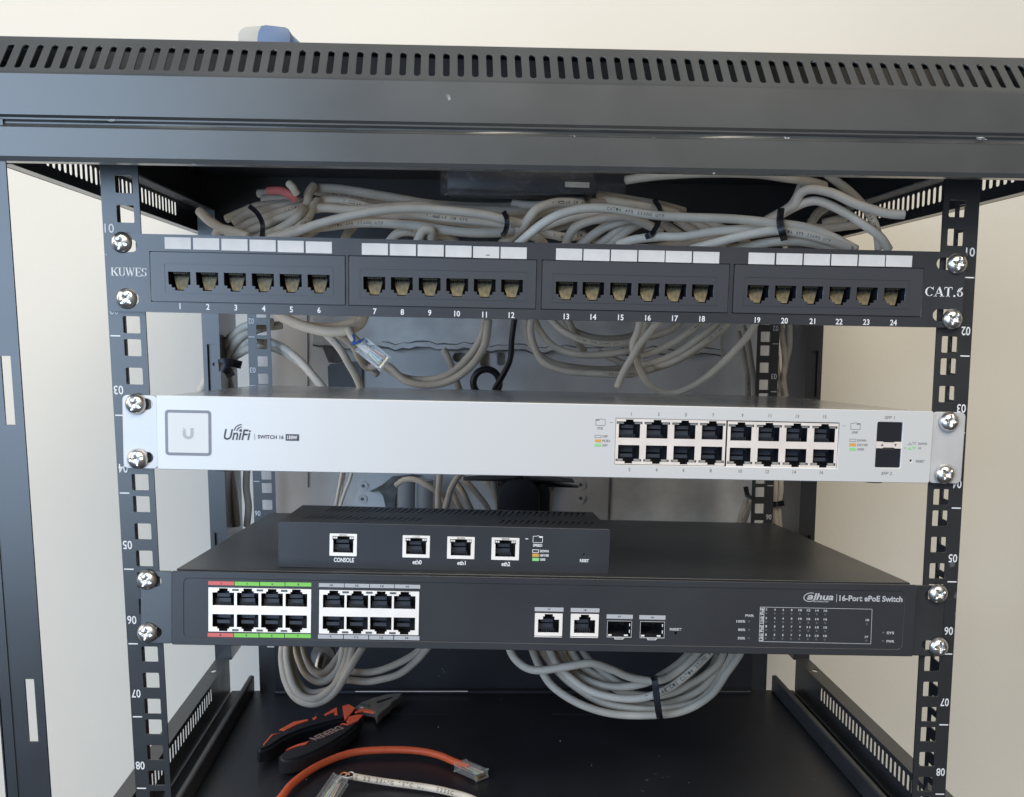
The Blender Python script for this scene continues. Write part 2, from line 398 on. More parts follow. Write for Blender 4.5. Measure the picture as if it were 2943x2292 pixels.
def screw(dev, px, tw=0, tilt=(0, 0)):
    sx, sy = px[0]*K, px[1]*K
    if not used[0]: o = screw0; used[0] = True
    else: o = screw0.copy(); C.objects.link(o)
    o.parent = dev['o']; p = dev['loc'](sx, sy, -5); o.location = Vector((p.x, dev['fy']-.2, p.z))*S
    o.rotation_euler = (tilt[0], tw, tilt[1]); return o

# ------------------------------------------------------------------ devices
def device(name, label, cat, O, slope, sag, Y):
    o = thing(name, label, cat, O, (-sag, -slope, 0)); Rm = Euler((0, -slope, 0)).to_matrix().inverted(); Ov = Vector(O)
    def loc(sx, sy, y=None): return Rm @ (at(sx, sy, Y if y is None else y)-Ov)
    return dict(o=o, loc=loc, fy=Y-O[1], Y=Y)
def dtext(dev, bm, cr, s, x0, y0, x1, y1, mi=0, dy=.12, **k):
    """lettering whose rectangle is given in crop pixels"""
    a = dev['loc'](*cr(x0, (y0+y1)/2)); b = dev['loc'](*cr(x1, (y0+y1)/2)); c = dev['loc'](*cr((x0+x1)/2, y0)); d = dev['loc'](*cr((x0+x1)/2, y1))
    text(bm, s, a.x, b.x, d.z, c.z, dev['fy']-dy, mi, **k)
def drect(dev, bm, cr, x0, y0, x1, y1, mi=0, r=0, dy=.1, th=.08, hole=0):
    a = dev['loc'](*cr(x0, (y0+y1)/2)); b = dev['loc'](*cr(x1, (y0+y1)/2)); c = dev['loc'](*cr((x0+x1)/2, y0)); d = dev['loc'](*cr((x0+x1)/2, y1))
    hs = [rrect(a.x+hole, b.x-hole, d.z+hole, c.z-hole, max(0, r-hole))] if hole else []
    plate(bm, rrect(a.x, b.x, d.z, c.z, r), hs, dev['fy']-dy-th, dev['fy']-dy, mi)
    return a.x, b.x, d.z, c.z

def cavity(bm, x0, x1, z0, z1, y0, y1, mi=0):
    v = [[bm.verts.new((x, y, z)) for x, z in ((x0, z0), (x1, z0), (x1, z1), (x0, z1))] for y in (y0, y1)]
    for k in range(4):
        f = bm.faces.new((v[0][k], v[0][(k+1) % 4], v[1][(k+1) % 4], v[1][k])); f.material_index = mi
    f = bm.faces.new(v[1]); f.material_index = mi

# ---------------- patch panel
PP = device('patch_bay', 'black 24 port patch panel with white label strips, bolted across the top of the rack', 'patch panel', (-3.8, -3, 35.9), .005, 0, -3)
bm = bmesh.new(); l = PP['loc']
c1 = crop(300, 640, .3663)
gx = [(431, 994), (994+7, 1543), (1556, 2097), (2108, 2655)]
mods = []
for a, b in gx: mods.append((l(a, 790).x, l(b, 790).x))
holes = []
zt, zb = 12.0, -15.6
for a, b in mods: holes.append(rrect(a, b, zb, zt))
sl = [rrect(x-6, x+6, z-3.4, z+3.4, 3.3, 4) for x in (-229.5, 229.5) for z in (14.6, -14.2)]
plate(bm, rrect(-240.5, 240.5, -21.2, 21.2, 1.0), holes+sl, 0, 1.8)
box(bm, -219, 219, 1.8, 14, 20.0, 21.2); box(bm, -219, 219, 1.8, 14, -21.2, -20.0)
link('faceplate', bm, 'patch', PP['o'])
portx = []
numsx = [(595, 658), (813, 664), (1032, 668), (1250, 675), (1469, 682), (1687, 687)]
port_src = [[300+c*.3663 for c in (590, 808, 1026, 1245, 1463, 1682)],
            [1000+c*.3663 for c in (207, 423, 641, 857, 1073, 1287)],
            [1628, 1705, 1784, 1864, 1941, 2019], [2178, 2257, 2334, 2413, 2491, 2570]]
port_y = [[803, 804.5, 806, 808, 810, 812], [818, 819, 820.5, 822, 823.5, 825], [832, 833, 834.5, 836, 837, 838], [842, 843, 844, 845.5, 847, 848]]
def port_outline(x, z):
    return [(x-6.1, z-3.0), (x-6.1, z+4.0), (x+6.1, z+4.0), (x+6.1, z-3.0), (x+4.4, z-3.0), (x+4.4, z-4.6), (x+2.6, z-4.6), (x+2.6, z-6.2), (x-2.6, z-6.2), (x-2.6, z-4.6), (x-4.4, z-4.6), (x-4.4, z-3.0)]
def jack_socket_bm():
    bm = bmesh.new(); cavity(bm, -6.1, 6.1, -6.2, 4.0, 0, 12, 0)
    # gold spring contacts fanning down over a tan carrier
    vs = [bm.verts.new(p) for p in ((-4.2, 4.2, 1.8), (4.2, 4.2, 1.8), (3.9, 4.4, -1), (2.3, 3.2, -5.6), (-2.3, 3.2, -5.6), (-3.9, 4.4, -1))]
    f = bm.faces.new(vs); f.material_index = 1
    for k in range(8):
        xx = -3.5+k; x2 = xx*.45
        tube(bm, [(xx, 2.4, 3.9), (xx, 3.8, 2.2), (xx*.8, 5.2, -.6), (x2, 6.4, -3.6)], .24, seg=5, n=3, mi=1 if k % 3 else 2)
        box(bm, xx-.28, xx+.28, 1.0, 1.4, 3.0, 3.9, 1)
    return bm
proto = link('jack_socket', jack_socket_bm(), ['dark', 'brass', 'dark2'], PP['o'])
first = True
blocks = []
for g in range(4):
    a, b = mods[g]; bm = bmesh.new(); pc = [l(x, y) for x, y in zip(port_src[g], port_y[g])]
    zc = sum(p.z for p in pc)/6
    plate(bm, rrect(a+.5, b-.5, zb+.5, zt-.5, .6), [port_outline(p.x, zc) for p in pc], -.6, 1.4)
    xa, xb = pc[0].x-8.2, pc[5].x+8.2
    plate(bm, rrect(xa, xb, zc-7.6, zc+8.6), [rrect(xa+.35, xb-.35, zc-7.25, zc+8.25)]+[], -.85, -.6)
    box(bm, a+.6, b-.6, 14, 30, zb+.6, zt-.6)
    for sx_ in (a-.6, b-1.2): box(bm, sx_, sx_+1.8, 1.9, 14, zb-.6, zt+.6)
    box(bm, a-.5, b+.5, 1.95, 13.9, zb-.6, zb+1.2); box(bm, a-.5, b+.5, 1.95, 13.9, zt-1.2, zt+.6)
    blk = link('jack_block', bm, 'jack', PP['o'])
    for p in pc:
        if first: s_ = proto; first = False
        else: s_ = proto.copy(); C.objects.link(s_)
        s_.parent = blk; s_.location = Vector((p.x, .9, zc))*S
    # paper label strip above the ports
ls = [[300+c*.3663 for c in (474, 697, 919, 1140, 1360, 1580)], [1000+c*.3663 for c in (109, 329, 547, 765, 982, 1198)],
      [1598, 1677, 1756, 1835, 1913, 1992], [2151, 2231, 2310, 2389, 2468, 2546]]
ly = [[699, 701, 703.5, 706, 708.5, 711], [716, 718, 720, 722.5, 725, 727], [731, 733, 734.5, 736, 738, 740], [743, 744.5, 746, 747.5, 749, 750.5]]
for g in range(4):
    bm = bmesh.new()
    for x, y in zip(ls[g], ly[g]):
        p = l(x, y); q = l(x+75, y); plate(bm, rrect(p.x, q.x, p.z-3.15, p.z+3.15), [], -.25, -.05)
        link('paper_label', bm, 'paper', PP['o']); bm = bmesh.new()
    bm.free()
bm = bmesh.new(); p = l(1402, 734); plate(bm, rrect(p.x-1, p.x+1, p.z-.3, p.z+.3), [], -.4, -.3); link('pen_mark', bm, 'printm', PP['o'])
bm = bmesh.new()
npx = [[384, 443.5, 503, 562.5, 621.5, 680.5], [799.5, 858, 916.5, 975, 1033.5, 1091], [1208, 1265.5, 1324, 1382, 1439.5, 1497.5], [1615.5, 1673, 1732.5, 1789.5, 1847.5, 1905.5]]
npy = [[653.5, 655, 656.5, 658.5, 660.5, 662], [664.5, 666, 667.5, 669.5, 671.5, 672.5], [675.5, 676.5, 677.5, 678.5, 679.5, 680.5], [683, 684.5, 685.5, 686.5, 687.5, 688.5]]
for g in range(4):
    for k in range(6):
        p = l(npx[g][k]*K, npy[g][k]*K); text(bm, str(g*6+k+1), p.x, None, p.z-1.6, p.z+1.6, -.12, bold=.004)
        link('port_number', bm, 'print', PP['o']); bm = bmesh.new()
bm.free()
# serif lettering built from strokes: thick stems, thin strokes, slab serifs
def stroke(bm, x0, z0, x1, z1, w_, y=-.12, mi=0):
    d = Vector((x1-x0, z1-z0)); n = Vector((-d.y, d.x)).normalized()*w_/2
    bm.faces.new([bm.verts.new((a.x, y, a.y)) for a in (Vector((x0, z0))+n, Vector((x1, z1))+n, Vector((x1, z1))-n, Vector((x0, z0))-n)]).material_index = mi
def arc(bm, cx, cz, rx, rz, a0, a1, w_, y=-.12, n=12):
    pr_ = None
    for i in range(n+1):
        t = math.radians(a0+(a1-a0)*i/n); ww = w_*(.35+.65*abs(math.cos(t))); o_ = (cx+(rx+ww/2)*math.cos(t), cz+(rz+ww/4)*math.sin(t)); i_ = (cx+(rx-ww/2)*math.cos(t), cz+(rz-ww/4)*math.sin(t))
        if pr_: bm.faces.new([bm.verts.new((q[0], y, q[1])) for q in (pr_[0], o_, i_, pr_[1])])
        pr_ = (o_, i_)
SER = {'K': (1.0, [(.2, 0, .2, 1, .17), (.85, 1, .25, .42, .07), (.42, .6, .9, 0, .17), (.02, .02, .4, .02, .05), (.02, .98, .4, .98, .05), (.65, .98, 1, .98, .05), (.68, .02, 1.02, .02, .05)], []),
       'U': (.95, [(.2, .3, .2, 1, .17), (.78, .3, .78, 1, .07), (.02, .98, .4, .98, .05), (.62, .98, .95, .98, .05)], [(.49, .32, .29, .3, 180, 360, .15)]),
       'W': (1.25, [(.12, 1, .4, 0, .15), (.4, 0, .64, .9, .06), (.58, 1, .86, 0, .15), (.86, 0, 1.12, 1, .06), (-.02, .98, .3, .98, .05), (.45, .98, .75, .98, .05), (.98, .98, 1.24, .98, .05)], []),
       'E': (.85, [(.2, 0, .2, 1, .17), (.02, .98, .76, .98, .06), (.02, .02, .8, .02, .06), (.2, .5, .58, .5, .06), (.76, 1, .76, .76, .06), (.8, 0, .8, .26, .06), (.58, .38, .58, .62, .05)], []),
       'S': (.72, [(.62, .72, .62, 1, .05), (.06, 0, .06, .3, .05)], [(.35, .74, .22, .22, 30, 250, .13), (.35, .27, .24, .23, -150, 80, .14)]),
       'C': (.92, [(.82, .68, .82, 1, .05)], [(.48, .5, .36, .46, 40, 320, .18)]),
       'A': (1.0, [(.48, 1, .84, 0, .19), (.48, 1, .14, 0, .07), (.22, .34, .72, .34, .06), (.0, .02, .3, .02, .05), (.62, .02, 1.04, .02, .05)], []),
       'T': (.85, [(.42, 0, .42, 1, .18), (.04, .97, .8, .97, .07), (.04, 1, .04, .74, .05), (.8, 1, .8, .74, .05), (.22, .02, .62, .02, .05)], []),
       '.': (.4, [(.12, .08, .3, .08, .18)], []),
       '6': (.7, [(.2, .5, .55, .97, .12)], [(.36, .3, .22, .26, 0, 360, .16), (.5, .5, .36, .46, 110, 200, .12)])}
def serif(bm, s, x0, x1, z0, z1):
    tw = sum(SER[c][0] for c in s); h = z1-z0; k = (x1-x0)/tw; x = x0
    for c in s:
        w_, st, ar = SER[c]
        for a, b, c_, d, t in st: stroke(bm, x+a*k, z0+b*h, x+c_*k, z0+d*h, t*k)
        for cx, cz, rx, rz, a0, a1, t in ar: arc(bm, x+cx*k, z0+cz*h, rx*k, rz*h, a0, a1, t*k)
        x += w_*k
bm = bmesh.new(); a = l(*c1(50, 385)); b = l(*c1(334, 385)); serif(bm, 'KUWES', a.x, b.x, a.z-2.3, a.z+2.3)
link('maker_lettering', bm, 'print', PP['o']); bm = bmesh.new()
a = l(2658, 838); b = l(2769, 838); serif(bm, 'CAT.6', a.x, b.x, a.z-2.7, a.z+2.6)
link('category_lettering', bm, 'print', PP['o'])
for px, tw in (((257, 517), .3), ((268, 637), .8), ((2044, 563), .2), ((2034, 681), .5)): screw(PP, px, tw, (random.uniform(-.05, .05), random.uniform(-.05, .05)))

# ---------------- shared RJ45 port pieces
def rj_open_a(x, z, f=1):                    # silver switch opening, f=-1 upside down
    P = [(-6.15, -4.7), (6.15, -4.7), (6.15, 3.3), (7.4, 3.3), (7.4, 4.7), (2.2, 4.7), (2.2, 5.9), (-2.2, 5.9), (-2.2, 4.7), (-7.4, 4.7), (-7.4, 3.3), (-6.15, 3.3)]
    return [(x+a, z+b*f) for a, b in P]
def rj_open_b(x, z, f=1):                    # black switch opening, stepped top
    P = [(-6.25, -3.7), (6.25, -3.7), (6.25, 3.9), (3.5, 3.9), (3.5, 4.9), (2.5, 4.9), (2.5, 6.4), (-2.5, 6.4), (-2.5, 4.9), (-3.5, 4.9), (-3.5, 3.9), (-6.25, 3.9)]
    return [(x+a, z+b*f) for a, b in P]
def port_bm(f, w_=7.4, z0=-4.7, z1=5.9, leds=True, ys=1.0):
    bm = bmesh.new(); cavity(bm, -w_, w_, min(z0*f, z1*f), max(z0*f, z1*f), 0, 13, 0)
    zz = lambda a, b: (min(a*f, b*f), max(a*f, b*f))
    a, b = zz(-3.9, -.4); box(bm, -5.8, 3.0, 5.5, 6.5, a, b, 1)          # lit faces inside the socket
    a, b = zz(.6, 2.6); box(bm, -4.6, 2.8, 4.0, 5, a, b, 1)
    for k in range(8):
        a, b = zz(-4.6, -2.8); box(bm, -3.9+k*1.02, -3.5+k*1.02, 3.2, 5.4, a, b, 1)
    if leds:
        for s_ in (-1, 1):
            a, b = zz(3.4, 4.6); box(bm, s_*5.1-1.9, s_*5.1+1.9, .6, 2, a, b, 2)
    return bm
def shell(bm, x0, x1, y0, y1, z0, z1, mi=0):   # five-sided box, open towards the room
    c = [(x0, z0), (x1, z0), (x1, z1), (x0, z1)]; cavity(bm, x0, x1, z0, z1, y0, y1, mi)
def port_grid(dev, A, B, zc, n, shape, f_off, maker, ms, hh, mt, y=0.0, mg=0):
    """plated cage with n columns and two rows of openings; every socket is a sub-part"""
    bm = bmesh.new(); xs_ = [A+mg+(B-A-2*mg)*(i+.5)/n for i in range(n)]
    ops = [shape(x, zc+f_off, 1) for x in xs_]+[shape(x, zc-f_off, -1) for x in xs_]
    plate(bm, rrect(A+.2, B-.2, zc-hh, zc+hh), ops, y, y+.5)
    cage = link('port_cage', bm, mt, dev['o'])
    for f in (1, -1):
        q0 = None
        for x in xs_:
            if q0 is None: q0 = q = link('ethernet_port', maker(f), ms, cage)
            else: q = q0.copy(); C.objects.link(q); q.parent = cage
            q.location = Vector((x, y+.5, zc+f*f_off))*S
    return cage
def single_port(dev, crp, x0, y0, x1, y1, leds, name='ethernet_port'):
    a = dev['loc'](*crp((x0+x1)/2, (y0+y1)/2)); p = dev['loc'](*crp(x0, (y0+y1)/2)); q = dev['loc'](*crp(x1, (y0+y1)/2))
    t = dev['loc'](*crp((x0+x1)/2, y0)); b = dev['loc'](*crp((x0+x1)/2, y1)); w2 = (q.x-p.x)/2; h2 = (t.z-b.z)/2
    bm = bmesh.new(); yy = dev['fy']-.5
    if leds: op = [(-6.0, -h2+2), (6.0, -h2+2), (6.0, h2-3.9), (6.4, h2-3.9), (6.4, h2-1.5), (2.4, h2-1.5), (2.4, h2+.1), (-2.4, h2+.1), (-2.4, h2-1.5), (-6.4, h2-1.5), (-6.4, h2-3.9), (-6.0, h2-3.9)]
    else: op = [(-6.2, -h2+2), (6.2, -h2+2), (6.2, h2-3.6), (3.4, h2-3.6), (3.4, h2-1.8), (2.4, h2-1.8), (2.4, h2-.4), (-2.4, h2-.4), (-2.4, h2-1.8), (-3.4, h2-1.8), (-3.4, h2-3.6), (-6.2, h2-3.6)]
    plate(bm, rrect(-w2, w2, -h2, h2, .3), [op], 0, .5)
    if not leds: plate(bm, rrect(-w2-.1, w2-.1, -h2-.75, -h2-.35), [], -.1, .3)
    sh = link(name, bm, 'steelw', dev['o'], loc=(a.x, yy, a.z))
    bm = port_bm(1, w_=6.6, z0=-h2+2, z1=h2, leds=False)
    if leds:
        for s_ in (-1, 1):
            box(bm, s_*4.9-1.4, s_*4.9+1.4, .3, 1.4, h2-3.3, h2-1.7, 2)
            tube(bm, [(s_*4.9-.6, .2, h2-2.5), (s_*4.9-.6, .9, h2-2.5)], .55, seg=8, n=1, mi=3); tube(bm, [(s_*4.9+.7, .2, h2-2.5), (s_*4.9+.7, .9, h2-2.5)], .5, seg=8, n=1, mi=3)
    link('socket', bm, ['dark', 'dark2', 'led', 'steelw'], sh, loc=(0, .5, 0)); return sh

# ---------------- silver switch
SW = device('network_switch', 'silver rack switch with sixteen ethernet ports and a square badge, above the router', 'network switch', (3.0, -3, -53.2), .0007, .0298, -3)
l = SW['loc']; cs = crop(440, 1140, 500/2184); cp = crop(1600, 1160, 500/2184); cf = crop(2380, 1160, 420/2184)
b1 = (l(1768.3, 1268), l(2086.4, 1276)); b2 = (l(2089, 1276), l(2408.7, 1284)); z1_, z2_ = (b1[0].z+b1[1].z)/2, (b2[0].z+b2[1].z)/2
bm = bmesh.new(); sfp = drect(SW, bmesh.new(), cf, 712, 272, 1108, 970)
zh = (z1_+z2_)/2
rs = l(*cf(1236, 858)); hr = [(rs.x+1.05*math.cos(t*math.pi/8), rs.z+1.05*math.sin(t*math.pi/8)) for t in range(16)]
plate(bm, rrect(-222, 222, -20.6, 20.6, .9), [rrect(b1[0].x-.4, b2[1].x+.5, zh-13.6, zh+13.8), rrect(*sfp, 1.2), hr], 0, 1.8, bev=.4)
link('front_panel', bm, 'silver', SW['o'])
bm = bmesh.new(); shell(bm, -221.4, 221.4, 1.8, 284, -20.3, 20.2); link('chassis', bm, 'silvtop', SW['o'])
ms = ['dark', 'dark2', 'led', 'dark']
for (a, b), z in ((b1, z1_), (b2, z2_)): port_grid(SW, a.x, b.x, z, 4, rj_open_a, 6.75, lambda f: port_bm(f), ms, 13.1, 'steel', .5)
# SFP bay: two black plugs with a plated bar between them
sx0, sx1, sz0, sz1 = sfp; mz = (sz0+sz1)/2
bm = bmesh.new(); cavity(bm, sx0, sx1, sz0, sz1, 1.8, 4, 0); box(bm, sx0+.2, sx1-.2, .9, 3, mz+1.7, sz1-.3, 0, r=.5); box(bm, sx0+.2, sx1-.2, .9, 3, sz0+.3, mz-1.9, 0, r=.5)
bay = link('sfp_bay', bm, 'dark', SW['o'])
bm = bmesh.new(); plate(bm, [(sx0+.3, mz+1.9), (sx0+4, mz+1.9), (sx0+4.8, mz+1.5), (sx1-4.8, mz+1.5), (sx1-4, mz+1.9), (sx1-.3, mz+1.9), (sx1-.3, mz-2), (sx1-4, mz-2), (sx1-4.8, mz-1.5), (sx0+4.8, mz-1.5), (sx0+4, mz-2), (sx0+.3, mz-2)], [], .3, 1.0)
bar = link('centre_bar', bm, 'steel', bay)
bm = bmesh.new()
for dx, f in ((-3.9, 1), (3.9, -1)):
    cx = (sx0+sx1)/2+dx; plate(bm, [(cx-.75, mz-.65*f), (cx+.75, mz-.65*f), (cx, mz+.75*f)][::1], [], .15, .28)
q = link('arrow_mark', bm, 'printd', bar)
# badge
bx = drect(SW, bmesh.new(), cs, 152, 172, 732, 742)
bm = bmesh.new(); plate(bm, rrect(bx[0], bx[1], bx[2], bx[3], 2.0, 5), [rrect(bx[0]+1.6, bx[1]-1.6, bx[2]+1.6, bx[3]-1.6, .8, 4)], -.18, -.02)
link('badge_ring', bm, 'ring', SW['o'])
bm = bmesh.new(); plate(bm, rrect(bx[0]+1.65, bx[1]-1.65, bx[2]+1.65, bx[3]-1.65, .8, 4), [], -.25, -.02); bd = link('badge', bm, 'badge', SW['o'])
bm = bmesh.new(); cx, cz = (bx[0]+bx[1])/2, (bx[2]+bx[3])/2-.3
uo = [(cx-3.1, cz+1.7), (cx-3.1, cz-.4)]+[(cx-3.1*math.cos(math.radians(t)), cz-.4-2.9*math.sin(math.radians(t))) for t in range(15, 180, 15)]+[(cx+3.1, cz-.4), (cx+3.1, cz+3.1), (cx+1.3, cz+3.1), (cx+1.3, cz-.2)]+[(cx+1.3*math.cos(math.radians(t)), cz-.2-1.3*math.sin(math.radians(t))) for t in range(20, 180, 20)]+[(cx-1.3, cz-.2), (cx-1.3, cz+.9), (cx-1.9, cz+.9), (cx-1.9, cz+1.7)]
plate(bm, uo, [], -.35, -.27)
for dx, dz, r_ in ((-2.4, 2.5, .35), (-1.6, 2.1, .28), (-2.8, 3.1, .2), (-1.5, 1.4, .3)): plate(bm, rrect(cx+dx-r_, cx+dx+r_, cz+dz-r_, cz+dz+r_), [], -.35, -.27)
link('letter_emblem', bm, 'logo', bd)
bm = bmesh.new()
dtext(SW, bm, cs, 'UniFi', 888, 412, 1228, 548, shear=.25, bold=.006)
for R_, a0, a1 in ((32, 95, 165), (62, 92, 168), (92, 92, 170)):
    c0 = l(*cs(1118, 448)); pr_ = None; k_ = .229/5.05
    for i in range(9):
        t = math.radians(a0+(a1-a0)*i/8); o_ = (c0.x+(R_+9)*k_*math.cos(t)*1.05, c0.z+(R_+9)*k_*math.sin(t)); i_ = (c0.x+(R_-5)*k_*math.cos(t)*1.05, c0.z+(R_-5)*k_*math.sin(t))
        if pr_: bm.faces.new([bm.verts.new((q[0], -.12, q[1])) for q in (pr_[0], o_, i_, pr_[1])])
        pr_ = (o_, i_)
drect(SW, bm, cs, 1274, 468, 1279, 545)
link('maker_lettering', bm, 'printd', SW['o']); bm = bmesh.new()
dtext(SW, bm, cs, 'SWITCH 16', 1314, 485, 1640, 533, bold=.012)
drect(SW, bm, cs, 1664, 474, 1834, 556, r=.15)
link('model_lettering', bm, 'printd', SW['o'])
bm = bmesh.new(); dtext(SW, bm, cs, '150W', 1684, 492, 1812, 538, bold=.015, dy=.3)
link('power_lettering', bm, 'badge', SW['o'])
bm = bmesh.new()
for s_, x, y in (('1', 938, 132), ('3', 1281, 138), ('5', 1624, 143), ('7', 1967, 147), ('2', 910, 828), ('4', 1251, 832), ('6', 1590, 838), ('8', 1931, 843)):
    p = l(*cp(x, y)); text(bm, s_, p.x, None, p.z-1.0, p.z+1.0, -.12, bold=.008)
cz6 = crop(1943, 750, 1000/2126)
for s_, x, y in (('9', 407, 945), ('11', 575, 947), ('13', 743, 951), ('15', 910, 953), ('10', 390, 1285), ('12', 556, 1288), ('14', 721, 1290), ('16', 887, 1293)):
    p = l(*cz6(x, y)); text(bm, s_, p.x, None, p.z-1.0, p.z+1.0, -.12, bold=.008)
def plug_icon(dev, bm, cr, x0, y0, x1, y1, right, mi=0):
    w_ = (x1-x0); h = y1-y0; a = dev['loc'](*cr(x0, y1)); b = dev['loc'](*cr(x1, y0)); X = lambda u: a.x+(b.x-a.x)*(u if not right else 1-u); Z = lambda v: a.z+(b.z-a.z)*v
    th = .22; yy = dev['fy']-.12
    P = [(0, 0), (1, 0), (1, .9), (.62, .9), (.55, 1), (.42, 1), (.36, .9), (0, .9), (0, 0)]
    for p, q in zip(P, P[1:]): stroke(bm, X(p[0]), Z(p[1]), X(q[0]), Z(q[1]), th*1.3, yy, mi)
    stroke(bm, X(0), Z(.8), X(.38), Z(.8), .8, yy-.02, mi)
plug_icon(SW, bm, cp, 490, 194, 610, 275, False); dtext(SW, bm, cp, 'POE', 512, 296, 580, 330, bold=.01)
dtext(SW, bm, cp, 'OFF', 574, 398, 640, 430, bold=.01); dtext(SW, bm, cp, 'POE+', 574, 454, 676, 488, bold=.01); dtext(SW, bm, cp, '24V', 572, 508, 640, 540, bold=.01)
plug_icon(SW, bm, cf, 338, 290, 486, 388, True); dtext(SW, bm, cf, 'LINK', 356, 414, 452, 450, bold=.01)
dtext(SW, bm, cf, 'DOWN', 436, 536, 570, 572, bold=.01); dtext(SW, bm, cf, '10/100', 434, 602, 592, 638, bold=.01); dtext(SW, bm, cf, '1000', 430, 668, 536, 704, bold=.01)
dtext(SW, bm, cf, 'SFP 1', 850, 190, 1004, 236, bold=.005, shear=.15); dtext(SW, bm, cf, 'SFP 2', 786, 1022, 948, 1068, bold=.005, shear=.15)
dtext(SW, bm, cf, 'DOWN', 1344, 586, 1478, 622, bold=.01); dtext(SW, bm, cf, '1G', 1346, 650, 1390, 684, bold=.01); dtext(SW, bm, cf, 'RESET', 1308, 846, 1440, 884, bold=.01)
drect(SW, bm, cf, 222, 334, 262, 340); drect(SW, bm, cf, 1130, 662, 1168, 668); drect(SW, bm, cp, 665, 236, 704, 241)
drect(SW, bm, cp, 478, 396, 560, 432, hole=.25); drect(SW, bm, cf, 320, 530, 418, 572, hole=.25)
def tri(dev, bm, cr, x0, y0, x1, y1, up, mi=0, hollow=0):
    a = dev['loc'](*cr(x0, y1)); b = dev['loc'](*cr(x1, y0)); m_ = (a.x+b.x)/2
    P = [(a.x, a.z), (b.x, a.z), (m_, b.z)] if up else [(a.x, b.z), (b.x, b.z), (m_, a.z)]
    if hollow:
        for p, q in zip(P, P[1:]+P[:1]): stroke(bm, p[0], p[1], q[0], q[1], .2, dev['fy']-.12, mi)
    else: plate(bm, P, [], dev['fy']-.15, dev['fy']-.08, mi)
tri(SW, bm, cf, 1190, 586, 1250, 620, True, hollow=1); tri(SW, bm, cf, 1256, 582, 1318, 616, False, hollow=1)
tri(SW, bm, cf, 1184, 650, 1248, 688, True, 2); tri(SW, bm, cf, 1250, 648, 1314, 686, False, 2)
drect(SW, bm, cp, 478, 452, 558, 486, 1); drect(SW, bm, cp, 478, 506, 558, 540, 2)
drect(SW, bm, cf, 318, 596, 414, 638, 1); drect(SW, bm, cf, 316, 662, 412, 704, 2)
link('port_lettering', bm, ['printm', 'orange', 'lime'], SW['o'])
# ears with slotted holes
for sx in (-1, 1):
    bm = bmesh.new(); xa, xb = sorted((sx*222.4, sx*241.3))
    hs = [rrect(sx*232.2-4.2 - (0 if sx > 0 else -1.2), sx*232.2+4.2-(0 if sx > 0 else -1.2)+ (2.2 if sx < 0 else -1.2), z-3.4, z+3.4, 3.3, 5) for z in (15.6, -14.6)]
    plate(bm, rrect(xa, xb, -20.6, 20.4, 2.6 , 4), hs, 1.0, 2.8, bev=.3)
    box(bm, *sorted((sx*222.2, sx*224.0)), 2.6, 60, -17, 17)
    link('mounting_ear', bm, 'ear', SW['o'])
for sx in (-188, 195):
    bm = bmesh.new(); tube(bm, [(sx, 16, -20.2), (sx, 16, -22.6)], 5.5, seg=24, n=1); link('rubber_foot', bm, 'rubber', SW['o'])
for px, tw in (((286.5, 863), .5), ((291.5, 980), -.2), ((2028, 900), .1), ((2018, 1012), .7)): screw(SW, px, tw, (random.uniform(-.1, .1), random.uniform(-.12, .12)))

# ---------------- black switch
DA = device('network_switch', 'long black rack switch with red and green port strips, bottom device under the router', 'network switch', (5.0, -3, -156.0), -.0037, .0583, -3)
l = DA['loc']; cd1 = crop(560, 1650, 700/2184); cd2 = crop(1500, 1700, 600/2184); cd3 = crop(2060, 1680, 620/2184)
B1 = (l(598.5, 1752), l(895, 1757)); B2 = (l(560+1112*.3205, 1758), l(560+2012*.3205, 1764)); q1, q2 = (B1[0].z+B1[1].z)/2, (B2[0].z+B2[1].z)/2
bm = bmesh.new()
sp_ = [((133+422)/2, (230+462)/2), ((508+800)/2, (236+468)/2)]; spl = [l(*cd2(*p)) for p in sp_]
sf_ = [l(*cd2(1018, 395)), l(*cd2(1362, 402))]; rs = l(*cd2(1608, 436))
holes = [rrect(B1[0].x, B1[1].x, q1-12.9, q1+12.9), rrect(B2[0].x, B2[1].x, q2-12.9, q2+12.9)]
holes += [rrect(p.x-7.6, p.x+7.6, p.z-6.2, p.z+6.2) for p in spl]+[rrect(p.x-7.1, p.x+7.1, p.z-4.7, p.z+4.9) for p in sf_]
holes += [[(rs.x+.8*math.cos(t*math.pi/5), rs.z+.8*math.sin(t*math.pi/5)) for t in range(10)]]
plate(bm, rrect(-218, 218.5, -21.3, 21.3, .8), [rrect(-211.5, 212, -17.6, 17.9, 3.2, 4)], -.1, 1.6, bev=.3)
plate(bm, rrect(-211.5, 212, -17.6, 17.9, 3.2, 4), holes, .25, 1.6)
link('front_panel', bm, 'black_sw', DA['o'])
bm = bmesh.new(); shell(bm, -217.4, 217.9, 1.6, 300, -21, 20.4)
box(bm, -217.8, 218.3, 9, 300, 20.4, 21.4, r=.3)
o = link('chassis', bm, 'black_lid', DA['o'])
for (a, b), z in ((B1, q1), (B2, q2)):
    port_grid(DA, a.x, b.x, z, 4, rj_open_b, 6.25, lambda f: port_bm(f, 6.6, -3.7, 6.5, leds=False), ms, 12.9, 'steelw', -.35, 1.7)
bm = bmesh.new()
for (a, b), z in ((B1, q1), (B2, q2)):
    for i in range(1, 4):
        x = a.x+1.7+(b.x-a.x-3.4)*i/4
        for s_ in (-1, 1):
            box(bm, x-1.9, x+1.9, -.75, -.3, *sorted((z+s_*11.2, z+s_*12.4)), 0, r=.2); link('cage_clip', bm, 'ledd', DA['o']); bm = bmesh.new()
bm.free()
for (a, b) in (((133, 230), (422, 462)), ((508, 236), (800, 468))): single_port(DA, cd2, a[0], a[1], b[0], b[1], False)
